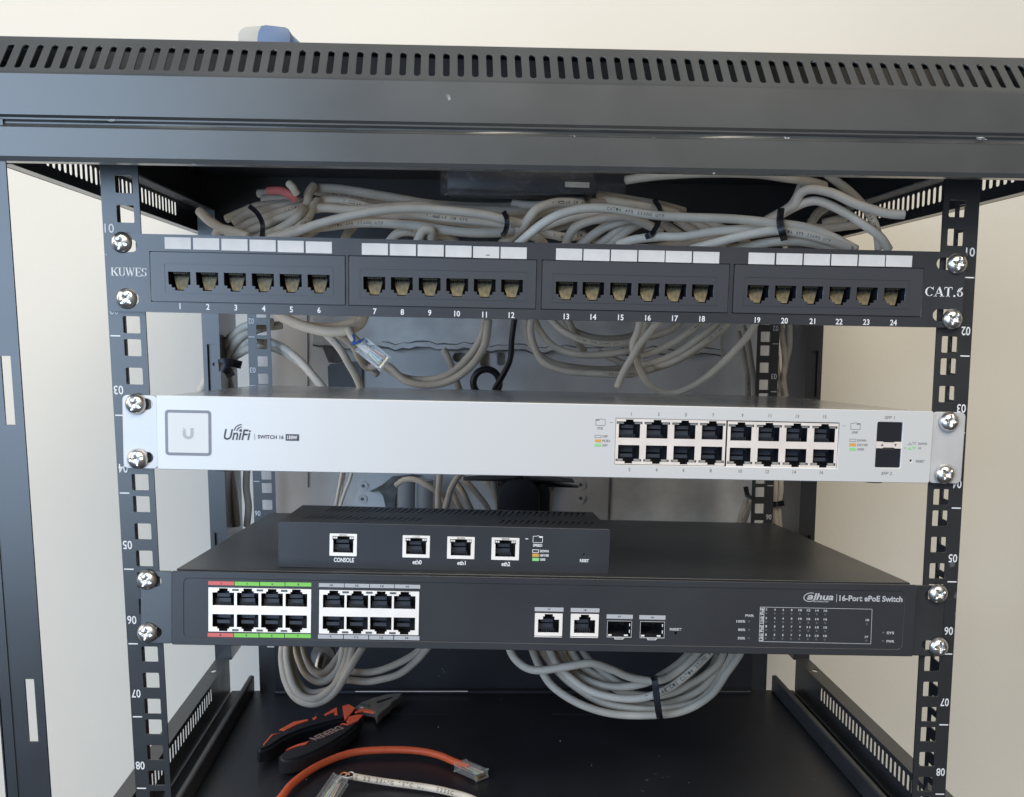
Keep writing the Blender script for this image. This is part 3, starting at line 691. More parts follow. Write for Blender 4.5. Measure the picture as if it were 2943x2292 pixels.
for p in sf_:
    bm = bmesh.new(); plate(bm, rrect(-7.3, 7.3, -4.9, 5.1), [rrect(-7.05, 7.05, -4.5, 4.85)], 0, .4)
    plate(bm, [(-3.2, -4.9), (3.2, -4.9), (2.2, -6.1), (-2.6, -6.1)], [[(-2.3, -4.8), (2.2, -4.8), (1.6, -5.6), (-2, -5.6)]], -.2, .2)
    sh = link('sfp_slot', bm, 'ear', DA['o'], loc=(p.x, -.3, p.z))
    bm = bmesh.new(); cavity(bm, -7, 7, -4.3, 4.8, 0, 30, 0); box(bm, -6.5, -4.4, .6, 1, -4.2, -3.3, 1); box(bm, 3, 5.2, .6, 1, -4.2, -3.3, 1)
    box(bm, 5.9, 6.4, .6, 1, -2.2, -.4, 1); box(bm, 5.9, 6.4, .6, 1, 1.8, 3.4, 1)
    link('socket', bm, ['jack', 'steelw'], sh, loc=(0, .4, 0))
# coloured number strips
cc = cd1
def strip(x0, x1, ya, yb, mi, s_, cr=cc, h=None):
    bm = bmesh.new()
    drect(DA, bm, cr, x0, ya, x1, yb, mi, dy=-.15)
    if s_: dtext(DA, bm, cr, s_, (x0+x1)/2-(7 if len(s_) == 1 else 15), (ya+yb)/2-9, (x0+x1)/2+(7 if len(s_) == 1 else 15), (ya+yb)/2+9, 3, dy=.0, bold=.02)
    link('number_strip', bm, ['red', 'green', 'grey', 'printd'], DA['o'])
for (x0, x1, mi, a, b, d) in ((117, 348, 0, '2', '1', 0), (354, 574, 1, '4', '3', 5), (582, 802, 1, '6', '5', 8), (809, 1042, 1, '8', '7', 11)):
    strip(x0, x1, 70+d, 104+d, mi, a); strip(x0, x1, 527+d*.8, 562+d*.8, mi, b)
for (x0, x1, a, b, d) in ((1110, 1336, '10', '9', 0), (1342, 1562, '12', '11', 4), (1568, 1786, '14', '13', 8), (1792, 2020, '16', '15', 12)):
    strip(x0, x1, 88+d, 122+d, 2, a); strip(x0-4, x1-6, 542+d, 578+d, 2, b)
strip(134, 436, 170, 212, 2, '17', cd2); strip(511, 812, 178, 220, 2, '18', cd2); strip(886, 1160, 244, 288, 2, '17', cd2); strip(1228, 1502, 252, 296, 2, '18', cd2)
bm = bmesh.new()
T = lambda s_, x0, y0, x1, y1, **k: dtext(DA, bm, cd3, s_, x0, y0, x1, y1, dy=-.15, **k)
T('lhua', 985, 96, 1190, 164, shear=.2, bold=.010); T('a', 918, 112, 985, 160, shear=.2, bold=.010)
c0 = l(*cd3(952, 134)); k_ = .284/4.87
pr_ = None
for i in range(19):
    t = math.radians(65+250*i/18); o_ = (c0.x+70*k_*math.cos(t)+8*k_*math.sin(t), c0.z+48*k_*math.sin(t)); i_ = (c0.x+60*k_*math.cos(t)+8*k_*math.sin(t), c0.z+40*k_*math.sin(t))
    if pr_: bm.faces.new([bm.verts.new((q[0], .14, q[1])) for q in (pr_[0], o_, i_, pr_[1])])
    pr_ = (o_, i_)
T('TECHNOLOGY', 975, 170, 1140, 184, bold=.01); drect(DA, bm, cd3, 1216, 104, 1221, 184, dy=-.15)
T('16-Port ePoE Switch', 1246, 118, 1888, 178, bold=.012)
link('printed_lettering', bm, 'printg', DA['o']); bm = bmesh.new()
T('PWR', 290, 306, 378, 332, bold=.015); T('100%', 198, 362, 290, 388, bold=.015); T('80%', 214, 446, 288, 472, bold=.015); T('50%', 210, 530, 284, 556, bold=.015)
link('printed_lettering', bm, 'printg', DA['o']); bm = bmesh.new()
T('SYS', 1718, 478, 1794, 504, bold=.015); T('PWR', 1714, 562, 1794, 588, bold=.015)
link('printed_lettering', bm, 'printg', DA['o']); bm = bmesh.new()
# framed light table
a = l(*cd3(443, 232)); b = l(*cd3(1576, 254)); c_ = l(*cd3(1555, 600)); d_ = l(*cd3(425, 575))
for p, q in ((a, b), (b, c_), (c_, d_), (d_, a)): stroke(bm, p.x, p.z, q.x, q.z, .28, .14)
e = l(*cd3(482, 234)); f_ = l(*cd3(466, 575)); stroke(bm, e.x, e.z, f_.x, f_.z, .25, .14)
dtext(DA, bm, cd3, 'Link PoE Link PoE', 434, 238, 478, 570, dy=-.15, rotz=True, bold=.02)
for r_, (nums, y0, x0) in enumerate(((('2', '4', '6', '8', '10', '12', '14', '16'), 256, 505), (('2', '4', '6', '8', '10', '12', '14', '16'), 342, 502), (('1', '3', '5', '7', '9', '11', '13', '15'), 424, 500), (('1', '3', '5', '7', '9', '11', '13', '15'), 508, 496))):
    for k, s_ in enumerate(nums):
        x = x0+85.5*k; y = y0+1.9*k
        T(s_, x-(8 if len(s_) == 1 else 18), y-11, x+(8 if len(s_) == 1 else 18), y+11, bold=.02)
T('18', 1508, 352, 1544, 374, bold=.02); T('17', 1496, 520, 1532, 542, bold=.02)
link('printed_lettering', bm, 'printg', DA['o']); bm = bmesh.new()
dtext(DA, bm, cd2, 'RESET', 1545, 384, 1672, 410, dy=-.15, bold=.02)
link('printed_lettering', bm, 'printg', DA['o'])
def dot(x, y):
    bm = bmesh.new(); p = l(*cd3(x, y)); plate(bm, [(p.x+.62*math.cos(t*math.pi/5), p.z+.62*math.sin(t*math.pi/5)) for t in range(10)], [], .12, .3); link('status_light', bm, 'ledd', DA['o'])
for r_, (x0, y0) in enumerate(((503, 294), (501, 379), (498, 461), (492, 545))):
    for k in range(8): dot(x0+85.3*k, y0+1.9*k)
for x, y in ((1520, 402), (1508, 568), (328, 375), (325, 459), (321, 543), (1684, 488), (1679, 571)): dot(x, y)
for sx in (-1, 1):
    bm = bmesh.new(); xa, xb = sorted((sx*218.6, sx*236.0))
    hs = [rrect(sx*228-4.0, sx*228+4.0, z-3.2, z+3.2, 3.1, 5) for z in (15.2, -14.8)]
    plate(bm, rrect(xa, xb, -21, 21, 1.2, 3), hs, 1.0, 2.8, bev=.3)
    link('mounting_ear', bm, 'frame', DA['o'])
for px, tw in (((310, 1239.5), .4), ((313, 1351.5), .2), ((2005, 1269), .9), ((2003, 1381.5), .1)): screw(DA, px, tw, (random.uniform(-.08, .08), random.uniform(-.1, .1)))

# ---------------- router
ER = device('router', 'small black router with four ethernet ports, resting on the black switch', 'router', (-56.5, 20, -122.0), -.0070, .0556, 20)
l = ER['loc']; ce = crop(900, 1440, 880/2184)
bm = bmesh.new(); hs = [rrect(l(*ce(x, y)).x-7.9, l(*ce(x, y)).x+7.9, l(*ce(x, y)).z-6.5, l(*ce(x, y)).z+6.5) for x, y in ((215, 313), (735, 326), (1054, 335), (1370, 342))]
rs = l(*ce(1932, 386)); hs.append([(rs.x+.9*math.cos(t*math.pi/5), rs.z+.9*math.sin(t*math.pi/5)) for t in range(10)])
plate(bm, rrect(-99.2, 99.2, -13.6, 13.4, .8), hs, 0, 1.4, bev=.4); link('front_panel', bm, 'router', ER['o'])
bm = bmesh.new(); shell(bm, -98.8, 98.8, 1.4, 90, -13.3, 12.4)
hs = []
for r0, r1 in ((16, 34), (58, 84)):
    x = -88 if r0 == 16 else -80
    while x < 92:
        if not (r0 == 16 and -20 < x < 30): hs.append([(x, r0), (x+1.3, r0), (x+5.0, r1), (x+3.7, r1)])
        x += 4.0
plate(bm, rrect(-99, 99, 1.6, 90, .5), hs, 0, .8, mapf=lambda c: (c.x, c.z, 12.9+c.y))
box(bm, -98.6, 98.6, 1.6, 90, 12.3, 12.45)
link('chassis', bm, 'black_lid', ER['o'])
for x0, y0, x1, y1 in ((118, 235, 312, 392), (638, 248, 832, 404), (956, 257, 1151, 413), (1272, 264, 1469, 421)): single_port(ER, ce, x0, y0, x1, y1, True)
bm = bmesh.new()
for s_, x0, y0, x1, y1 in (('CONSOLE', 148, 405, 292, 437), ('eth0', 709, 420, 774, 452), ('eth1', 1028, 427, 1088, 457), ('eth2', 1343, 434, 1405, 465), ('SPEED', 1568, 308, 1634, 328), ('DOWN', 1618, 350, 1680, 368), ('10/100', 1618, 380, 1680, 398), ('1000', 1618, 409, 1655, 427), ('RESET', 1902, 415, 1966, 437)):
    dtext(ER, bm, ce, s_, x0, y0, x1, y1, bold=.012)
    if s_ in ('CONSOLE', 'eth0', 'eth1', 'eth2', '1000'): link('printed_lettering', bm, 'print', ER['o']); bm = bmesh.new()
link('printed_lettering', bm, 'print', ER['o']); bm = bmesh.new()
plug_icon(ER, bm, ce, 1568, 250, 1637, 297, True); drect(ER, bm, ce, 1514, 269, 1534, 275); drect(ER, bm, ce, 1563, 347, 1610, 370, hole=.35)
drect(ER, bm, ce, 1563, 376, 1610, 399, 1); drect(ER, bm, ce, 1563, 406, 1610, 428, 2)
link('printed_lettering', bm, ['print', 'orange', 'lime'], ER['o'])
# raised name on the lid: rebuild the last word lying flat on the top
bm = bmesh.new(); tb = bmesh.new(); text(tb, 'EdgeRouter', -32, 19, 44, 52, 0, bold=.02, shear=.15)
mm = {v: bm.verts.new((v.co.x, v.co.z, 13.4)) for v in tb.verts}
for f in tb.faces: bm.faces.new([mm[v] for v in f.verts])
tb.free(); plate(bm, rrect(22, 37, 44, 47.5), [], 13.38-13.4, .0, mapf=lambda c: (c.x, c.z, 13.4))
link('lid_lettering', bm, 'printm', ER['o'])

# ================================================================== things around the equipment
CR = {'A': crop(600, 480, .3205), 'B': crop(1200, 480, .3205), 'C': crop(1900, 480, .3388), 'D': crop(590, 880, .2747), 'E': crop(1490, 900, .4121),
      'F': crop(950, 750, .4704), 'G': crop(960, 1350, .3205), 'H': crop(560, 1850, .2598), 'I': crop(1450, 1850, .3205), 'J': crop(700, 1950, .2747),
      'K': crop(800, 2120, .2976), 'L': crop(950, 1492, .4704), 'V': crop(0, 0, K), 'Q': crop(0, 750, .4704), 'R': crop(1943, 750, .4704)}
def path(c, pts):
    out = []
    for p in pts:
        if isinstance(p[0], str): c = p[0]; p = p[1:]
        out.append(at(*CR[c](p[0], p[1]), p[2]))
    return out
def cable(c, pts, r=2.8, m='cable', label='', group=None, ink=None, jit=.5, name='network_cable', cat='cable'):
    P = path(c, pts); P = [p+Vector((random.uniform(-jit, jit), random.uniform(-jit, jit), random.uniform(-jit, jit)*.5)) for p in P]
    o0 = P[0].copy(); P = [p-o0 for p in P]
    bm = bmesh.new(); pts_ = tube(bm, P, r, seg=14, n=8)
    for f in bm.faces: f.smooth = True
    if ink:
        W = [p+o0 for p in pts_]; tb = bmesh.new(); text_on(tb, W, ink[0], ink[1], r, ink[2], mi=1, pitch=ink[3] if len(ink) > 3 else None)
        mm = {v: bm.verts.new(v.co-o0) for v in tb.verts}
        for f in tb.faces: g = bm.faces.new([mm[v] for v in f.verts]); g.material_index = 1
        tb.free()
    o = link(name, bm, [m, 'inkfade'], loc=o0)
    for p in o.data.polygons: p.use_smooth = p.material_index == 0
    tag(o, label, cat, group); return o
TOPL, TOPG = 'dusty grey network cable in the tied tangle above the patch panel', 'grey cables tangled above the patch panel'
# tied bundle across the top, back layer first
top = [
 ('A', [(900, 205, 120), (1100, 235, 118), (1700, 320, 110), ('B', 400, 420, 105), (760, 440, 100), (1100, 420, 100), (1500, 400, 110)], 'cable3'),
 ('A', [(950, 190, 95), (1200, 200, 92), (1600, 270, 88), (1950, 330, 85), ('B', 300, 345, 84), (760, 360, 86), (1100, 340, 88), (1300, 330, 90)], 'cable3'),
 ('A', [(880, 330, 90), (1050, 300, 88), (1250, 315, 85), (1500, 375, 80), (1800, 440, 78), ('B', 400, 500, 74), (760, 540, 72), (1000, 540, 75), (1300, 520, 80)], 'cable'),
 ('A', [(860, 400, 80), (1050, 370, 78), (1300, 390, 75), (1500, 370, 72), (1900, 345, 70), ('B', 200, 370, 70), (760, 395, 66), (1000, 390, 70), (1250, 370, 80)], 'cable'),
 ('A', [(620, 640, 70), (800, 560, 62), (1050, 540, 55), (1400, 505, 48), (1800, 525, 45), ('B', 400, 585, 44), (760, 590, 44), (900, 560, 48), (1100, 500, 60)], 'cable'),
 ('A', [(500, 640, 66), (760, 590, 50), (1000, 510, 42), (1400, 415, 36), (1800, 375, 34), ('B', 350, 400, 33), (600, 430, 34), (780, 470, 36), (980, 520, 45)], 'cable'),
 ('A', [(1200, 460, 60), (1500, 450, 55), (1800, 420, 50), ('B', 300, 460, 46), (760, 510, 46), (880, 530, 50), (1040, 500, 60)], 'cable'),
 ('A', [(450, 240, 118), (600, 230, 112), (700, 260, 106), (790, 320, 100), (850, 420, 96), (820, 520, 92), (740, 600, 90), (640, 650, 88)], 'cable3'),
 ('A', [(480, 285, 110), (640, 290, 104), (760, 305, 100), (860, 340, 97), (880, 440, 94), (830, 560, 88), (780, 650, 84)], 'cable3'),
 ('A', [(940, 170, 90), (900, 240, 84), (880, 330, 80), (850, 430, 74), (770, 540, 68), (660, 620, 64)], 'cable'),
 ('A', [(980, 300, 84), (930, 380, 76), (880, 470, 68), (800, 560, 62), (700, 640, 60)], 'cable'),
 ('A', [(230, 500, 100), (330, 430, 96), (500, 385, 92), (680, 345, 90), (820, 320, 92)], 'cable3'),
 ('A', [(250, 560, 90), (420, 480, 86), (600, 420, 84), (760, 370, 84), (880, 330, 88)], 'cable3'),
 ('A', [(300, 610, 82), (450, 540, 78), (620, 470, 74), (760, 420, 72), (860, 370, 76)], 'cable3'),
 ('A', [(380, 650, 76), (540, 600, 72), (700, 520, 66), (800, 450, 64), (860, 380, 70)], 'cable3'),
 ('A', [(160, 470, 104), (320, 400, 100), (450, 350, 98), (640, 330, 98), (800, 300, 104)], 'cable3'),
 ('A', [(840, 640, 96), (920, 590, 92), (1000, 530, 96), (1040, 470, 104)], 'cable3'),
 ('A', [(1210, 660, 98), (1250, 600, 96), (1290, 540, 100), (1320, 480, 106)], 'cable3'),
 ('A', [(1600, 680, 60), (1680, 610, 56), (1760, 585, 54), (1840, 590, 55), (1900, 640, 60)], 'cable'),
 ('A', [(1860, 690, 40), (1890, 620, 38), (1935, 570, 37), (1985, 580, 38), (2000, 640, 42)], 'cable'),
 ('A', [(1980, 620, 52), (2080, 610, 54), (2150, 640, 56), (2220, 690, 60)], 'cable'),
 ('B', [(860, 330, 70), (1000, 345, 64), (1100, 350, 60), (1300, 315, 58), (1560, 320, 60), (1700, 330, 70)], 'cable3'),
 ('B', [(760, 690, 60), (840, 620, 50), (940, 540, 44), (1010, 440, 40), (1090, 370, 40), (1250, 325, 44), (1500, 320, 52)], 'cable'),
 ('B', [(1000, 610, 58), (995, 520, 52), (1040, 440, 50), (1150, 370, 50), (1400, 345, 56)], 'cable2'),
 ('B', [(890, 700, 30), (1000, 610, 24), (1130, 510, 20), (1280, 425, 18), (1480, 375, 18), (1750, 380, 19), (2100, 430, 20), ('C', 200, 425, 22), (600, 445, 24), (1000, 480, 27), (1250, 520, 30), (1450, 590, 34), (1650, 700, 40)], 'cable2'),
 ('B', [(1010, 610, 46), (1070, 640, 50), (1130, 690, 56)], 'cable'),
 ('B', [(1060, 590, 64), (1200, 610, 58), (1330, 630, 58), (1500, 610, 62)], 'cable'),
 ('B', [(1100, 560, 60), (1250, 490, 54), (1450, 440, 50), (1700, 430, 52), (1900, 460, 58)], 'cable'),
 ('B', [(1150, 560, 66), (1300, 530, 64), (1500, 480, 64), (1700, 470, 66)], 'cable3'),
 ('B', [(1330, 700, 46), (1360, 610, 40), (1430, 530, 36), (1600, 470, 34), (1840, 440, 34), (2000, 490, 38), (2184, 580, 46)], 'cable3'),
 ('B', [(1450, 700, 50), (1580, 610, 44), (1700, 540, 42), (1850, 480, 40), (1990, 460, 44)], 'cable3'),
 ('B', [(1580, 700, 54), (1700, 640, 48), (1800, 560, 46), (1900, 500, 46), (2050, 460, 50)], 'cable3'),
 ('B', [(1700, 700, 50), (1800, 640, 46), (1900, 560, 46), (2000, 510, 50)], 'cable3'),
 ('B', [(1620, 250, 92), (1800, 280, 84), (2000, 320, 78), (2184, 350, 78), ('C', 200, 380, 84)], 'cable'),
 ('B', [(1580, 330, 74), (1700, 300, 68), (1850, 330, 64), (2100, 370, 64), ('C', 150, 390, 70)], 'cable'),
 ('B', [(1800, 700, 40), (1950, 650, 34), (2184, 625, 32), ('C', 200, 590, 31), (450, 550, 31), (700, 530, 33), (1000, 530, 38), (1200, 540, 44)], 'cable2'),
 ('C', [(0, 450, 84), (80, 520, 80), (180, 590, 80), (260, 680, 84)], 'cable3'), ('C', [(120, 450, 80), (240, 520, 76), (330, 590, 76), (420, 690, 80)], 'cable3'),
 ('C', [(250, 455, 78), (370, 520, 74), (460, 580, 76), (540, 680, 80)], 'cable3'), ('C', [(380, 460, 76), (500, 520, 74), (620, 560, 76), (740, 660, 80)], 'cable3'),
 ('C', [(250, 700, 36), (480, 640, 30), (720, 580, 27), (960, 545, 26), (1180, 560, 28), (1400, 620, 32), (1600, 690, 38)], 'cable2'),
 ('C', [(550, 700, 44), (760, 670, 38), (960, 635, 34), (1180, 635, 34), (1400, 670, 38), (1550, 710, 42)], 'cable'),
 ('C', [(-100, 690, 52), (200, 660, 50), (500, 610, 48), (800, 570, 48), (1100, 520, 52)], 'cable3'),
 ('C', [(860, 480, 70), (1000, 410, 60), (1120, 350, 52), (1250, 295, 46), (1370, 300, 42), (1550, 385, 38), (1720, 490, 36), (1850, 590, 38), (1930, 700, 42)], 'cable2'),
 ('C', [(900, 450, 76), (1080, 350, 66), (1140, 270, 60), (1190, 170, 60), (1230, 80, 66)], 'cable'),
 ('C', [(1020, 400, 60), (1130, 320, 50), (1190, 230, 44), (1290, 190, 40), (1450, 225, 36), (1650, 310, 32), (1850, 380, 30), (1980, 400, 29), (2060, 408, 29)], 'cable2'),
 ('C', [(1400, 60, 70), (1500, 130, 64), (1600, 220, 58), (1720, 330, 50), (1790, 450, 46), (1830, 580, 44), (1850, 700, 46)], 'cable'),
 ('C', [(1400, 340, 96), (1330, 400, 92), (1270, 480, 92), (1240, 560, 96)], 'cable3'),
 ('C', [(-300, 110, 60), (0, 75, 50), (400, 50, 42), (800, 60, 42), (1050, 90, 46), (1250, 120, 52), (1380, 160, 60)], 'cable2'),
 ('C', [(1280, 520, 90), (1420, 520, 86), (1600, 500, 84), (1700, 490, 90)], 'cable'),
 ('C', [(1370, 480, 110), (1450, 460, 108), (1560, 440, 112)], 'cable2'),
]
INK = ['CAT.6 4PR 23AWG UTP', 'UL VERIFIED 75C', 'TIA-568 CM 4PR', 'E255 CAT.6 UTP']
for k, (c, p, m) in enumerate(top): cable(c, p, 2.75+.12*math.sin(k*2.3), m, TOPL, TOPG, (INK[k % 4], 1.7, 12+(k*37) % 60, 1.8) if k % 2 == 0 else None)
cable('A', [(-80, 400, 92), (0, 480, 84), (70, 530, 78), (110, 555, 76), (230, 585, 72), (360, 630, 70)], 3.0, 'cable2', 'short pale cable end leaning left above the first port labels')
cable('A', [(60, 610, 80), (90, 575, 78), (140, 570, 76), (210, 610, 76), (260, 650, 78)], 2.8, 'cable2', 'pale cable bend behind the top left label strip')
cable('A', [(540, 215, 86), (640, 215, 80), (720, 245, 77), (790, 300, 78)], 2.6, 'redm', 'cable stretch marked with red ink at the top left')
cable('A', [(715, 150, 76), (745, 185, 74), (790, 245, 76)], 2.4, 'cable2', 'pale cable stub beside the red inked cable')
# cable ties
def tie(c, pts, label, rr=1.5, group=None):
    P = path(c, pts); o0 = P[0].copy(); bm = bmesh.new(); pts_ = cr_pts([p-o0 for p in P], 6)
    for a, b in zip(pts_, pts_[1:]):
        t = (b-a).normalized(); n = (CAM-(a+o0)).normalized(); s_ = t.cross(n).normalized()*rr
        q = [a+s_, a-s_, b-s_, b+s_]; v = [bm.verts.new(x) for x in q]+[bm.verts.new(x-n*1.1) for x in q]
        for f in ((0, 1, 2, 3), (7, 6, 5, 4), (0, 3, 7, 4), (1, 5, 6, 2), (0, 4, 5, 1), (3, 2, 6, 7)): bm.faces.new([v[i] for i in f])
    tag(link('cable_tie', bm, 'tie', loc=o0), label, 'cable tie', group)
tie('A', [(360, 350, 84), (430, 410, 68), (475, 490, 60), (485, 560, 58), (475, 640, 62)], 'black cable tie round the leftmost fan of grey cables')
tie('B', [(770, 400, 40), (800, 460, 27), (800, 540, 27), (775, 600, 36), (740, 620, 44)], 'black cable tie gripping the bundle above port 12')
tie('B', [(2120, 290, 62), (2160, 350, 50), (2184, 420, 44), (2150, 520, 34), (2100, 600, 28), (2040, 630, 30)], 'black cable tie crossing the bundle above port 16')
tie('C', [(1020, 350, 40), (1010, 420, 24), (1010, 500, 20), (1030, 570, 20), (1045, 625, 26)], 'thick black cable tie above ports 19 and 20', 2.0)

# loops between patch panel and silver switch
ML, MG = 'grey cable in the hanging loops between patch panel and silver switch', 'grey cables looped behind the silver switch'
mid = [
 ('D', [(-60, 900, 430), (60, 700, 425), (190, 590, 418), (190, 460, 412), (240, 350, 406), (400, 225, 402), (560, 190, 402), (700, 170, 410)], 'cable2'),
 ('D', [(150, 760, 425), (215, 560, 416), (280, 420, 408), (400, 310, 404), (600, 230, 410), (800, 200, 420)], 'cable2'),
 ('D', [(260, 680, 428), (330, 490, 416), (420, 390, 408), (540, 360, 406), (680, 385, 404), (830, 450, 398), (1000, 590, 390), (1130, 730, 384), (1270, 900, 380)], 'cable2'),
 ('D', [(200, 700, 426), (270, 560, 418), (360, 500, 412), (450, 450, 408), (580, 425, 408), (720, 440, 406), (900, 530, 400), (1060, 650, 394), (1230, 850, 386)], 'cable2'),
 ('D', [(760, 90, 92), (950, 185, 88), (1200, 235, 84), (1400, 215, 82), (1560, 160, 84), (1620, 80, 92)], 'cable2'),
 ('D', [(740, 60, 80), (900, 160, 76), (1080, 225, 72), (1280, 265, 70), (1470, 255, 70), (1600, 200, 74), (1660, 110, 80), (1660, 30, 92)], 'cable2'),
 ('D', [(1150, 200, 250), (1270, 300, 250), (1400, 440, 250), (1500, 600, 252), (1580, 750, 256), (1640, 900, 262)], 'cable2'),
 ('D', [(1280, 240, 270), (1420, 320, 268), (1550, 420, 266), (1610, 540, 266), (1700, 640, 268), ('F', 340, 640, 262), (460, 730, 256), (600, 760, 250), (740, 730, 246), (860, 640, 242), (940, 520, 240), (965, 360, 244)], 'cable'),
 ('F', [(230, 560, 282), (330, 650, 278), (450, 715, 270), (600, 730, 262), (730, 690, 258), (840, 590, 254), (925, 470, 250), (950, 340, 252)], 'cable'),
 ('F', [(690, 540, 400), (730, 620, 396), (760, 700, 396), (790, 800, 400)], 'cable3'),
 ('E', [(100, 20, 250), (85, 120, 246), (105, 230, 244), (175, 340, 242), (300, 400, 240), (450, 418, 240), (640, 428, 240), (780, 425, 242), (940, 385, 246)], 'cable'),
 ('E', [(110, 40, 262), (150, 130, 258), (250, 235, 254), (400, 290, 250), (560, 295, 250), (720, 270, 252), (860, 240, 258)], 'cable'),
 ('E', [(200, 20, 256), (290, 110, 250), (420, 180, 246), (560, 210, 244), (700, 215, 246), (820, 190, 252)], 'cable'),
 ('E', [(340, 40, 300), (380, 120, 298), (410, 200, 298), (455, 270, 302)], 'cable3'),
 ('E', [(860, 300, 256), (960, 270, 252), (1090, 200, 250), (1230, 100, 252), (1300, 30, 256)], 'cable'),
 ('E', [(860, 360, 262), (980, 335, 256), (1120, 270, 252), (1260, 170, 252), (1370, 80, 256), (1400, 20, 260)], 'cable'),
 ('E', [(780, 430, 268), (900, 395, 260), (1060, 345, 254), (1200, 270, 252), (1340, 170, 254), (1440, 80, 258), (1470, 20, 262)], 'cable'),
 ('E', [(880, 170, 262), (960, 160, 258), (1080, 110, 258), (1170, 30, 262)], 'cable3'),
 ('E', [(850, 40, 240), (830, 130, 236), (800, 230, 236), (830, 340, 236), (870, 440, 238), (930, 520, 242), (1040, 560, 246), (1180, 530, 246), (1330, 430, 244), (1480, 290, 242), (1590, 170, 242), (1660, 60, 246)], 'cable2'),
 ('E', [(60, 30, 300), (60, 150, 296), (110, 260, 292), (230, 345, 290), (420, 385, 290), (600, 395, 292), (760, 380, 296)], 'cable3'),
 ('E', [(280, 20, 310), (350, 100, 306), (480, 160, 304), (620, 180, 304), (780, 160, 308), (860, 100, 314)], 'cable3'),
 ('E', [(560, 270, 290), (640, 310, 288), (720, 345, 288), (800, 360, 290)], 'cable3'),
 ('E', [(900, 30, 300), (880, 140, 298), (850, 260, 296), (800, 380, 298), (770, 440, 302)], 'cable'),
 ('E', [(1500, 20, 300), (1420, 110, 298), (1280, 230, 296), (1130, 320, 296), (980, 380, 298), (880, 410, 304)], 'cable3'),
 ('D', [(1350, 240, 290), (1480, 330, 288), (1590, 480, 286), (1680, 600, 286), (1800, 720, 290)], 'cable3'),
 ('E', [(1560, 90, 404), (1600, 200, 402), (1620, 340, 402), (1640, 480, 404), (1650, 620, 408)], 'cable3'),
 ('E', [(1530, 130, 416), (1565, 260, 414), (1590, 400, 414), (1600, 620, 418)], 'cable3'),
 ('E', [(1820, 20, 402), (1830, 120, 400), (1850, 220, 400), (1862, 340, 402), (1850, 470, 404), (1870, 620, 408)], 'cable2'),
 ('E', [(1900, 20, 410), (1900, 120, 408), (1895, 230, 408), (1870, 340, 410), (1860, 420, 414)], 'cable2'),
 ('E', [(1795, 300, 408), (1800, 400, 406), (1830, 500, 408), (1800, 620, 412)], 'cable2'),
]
for k, (c, p, m) in enumerate(mid):
    ink = None
    if k == 18: ink = ('E173245 UTP CAT6 4PR 23AWG TYPE CM UL VERIFIED', 2.4, 300, 2.3)
    if k == 16: ink = ('VERIFIED TIA 568 C 4PR 23AWG', 2.0, 70, 2.0)
    if k == 8: ink = ('24AWG 4PR', 2.0, 130, 2.0)
    if ink is None and k % 2 == 0: ink = (INK[k % 4], 1.7, 30+(k*41) % 70, 1.8)
    cable(c, p, 3.9 if k < 4 else 3.3 if k < 6 else 3.1 if k < 10 else 2.85, m, ML if k != 18 else 'longest grey loop with printed jacket, sweeping up to the right behind ports 15 to 19', MG if k != 18 else None, ink)
cable('E', [(690, 520, 224), (720, 430, 222), (770, 340, 220), (840, 230, 220), (920, 130, 222), (1010, 30, 226)], 2.8, 'cable2', 'pale cable crossing diagonally in front of the loops below port 15')
cable('F', [(1125, 350, 330), (1110, 480, 330), (1095, 600, 332), (1050, 700, 336), (1005, 780, 342), (985, 860, 348)], 2.6, 'tie', 'black power cord hanging down below port 12', name='power_cable')
bm = bmesh.new(); P = [at(*CR['F'](952+80*math.cos(math.radians(a)), 745+82*math.sin(math.radians(a))), 370) for a in range(0, 361, 12)]
o0 = P[0].copy(); tube(bm, [p-o0 for p in P], 3.2, n=1, seg=14)
tag(link('cord_coil', bm, 'tie', loc=o0, smooth=True), 'black cord coiled in a ring above the silver switch', 'power cord')
# knot of ties at the left post
tie('D', [(80, 560, 392), (120, 600, 384), (200, 590, 382), (300, 600, 386), (380, 620, 396)], 'black cable tie holding cables to the rear left post, upper strap', 3.6)
tie('D', [(90, 640, 390), (170, 640, 380), (240, 680, 382), (270, 740, 390)], 'black cable tie at the rear left post, lower strap', 4.0)
tie('R', [(425, 1380, 386), (440, 1440, 380), (480, 1450, 380)], 'black cable tie beside the rear right rail', 2.2)
tie('R', [(585, 1490, 396), (620, 1487, 392), (660, 1480, 400)], 'black cable tie round the cables right of the rear right rail', 2.6)
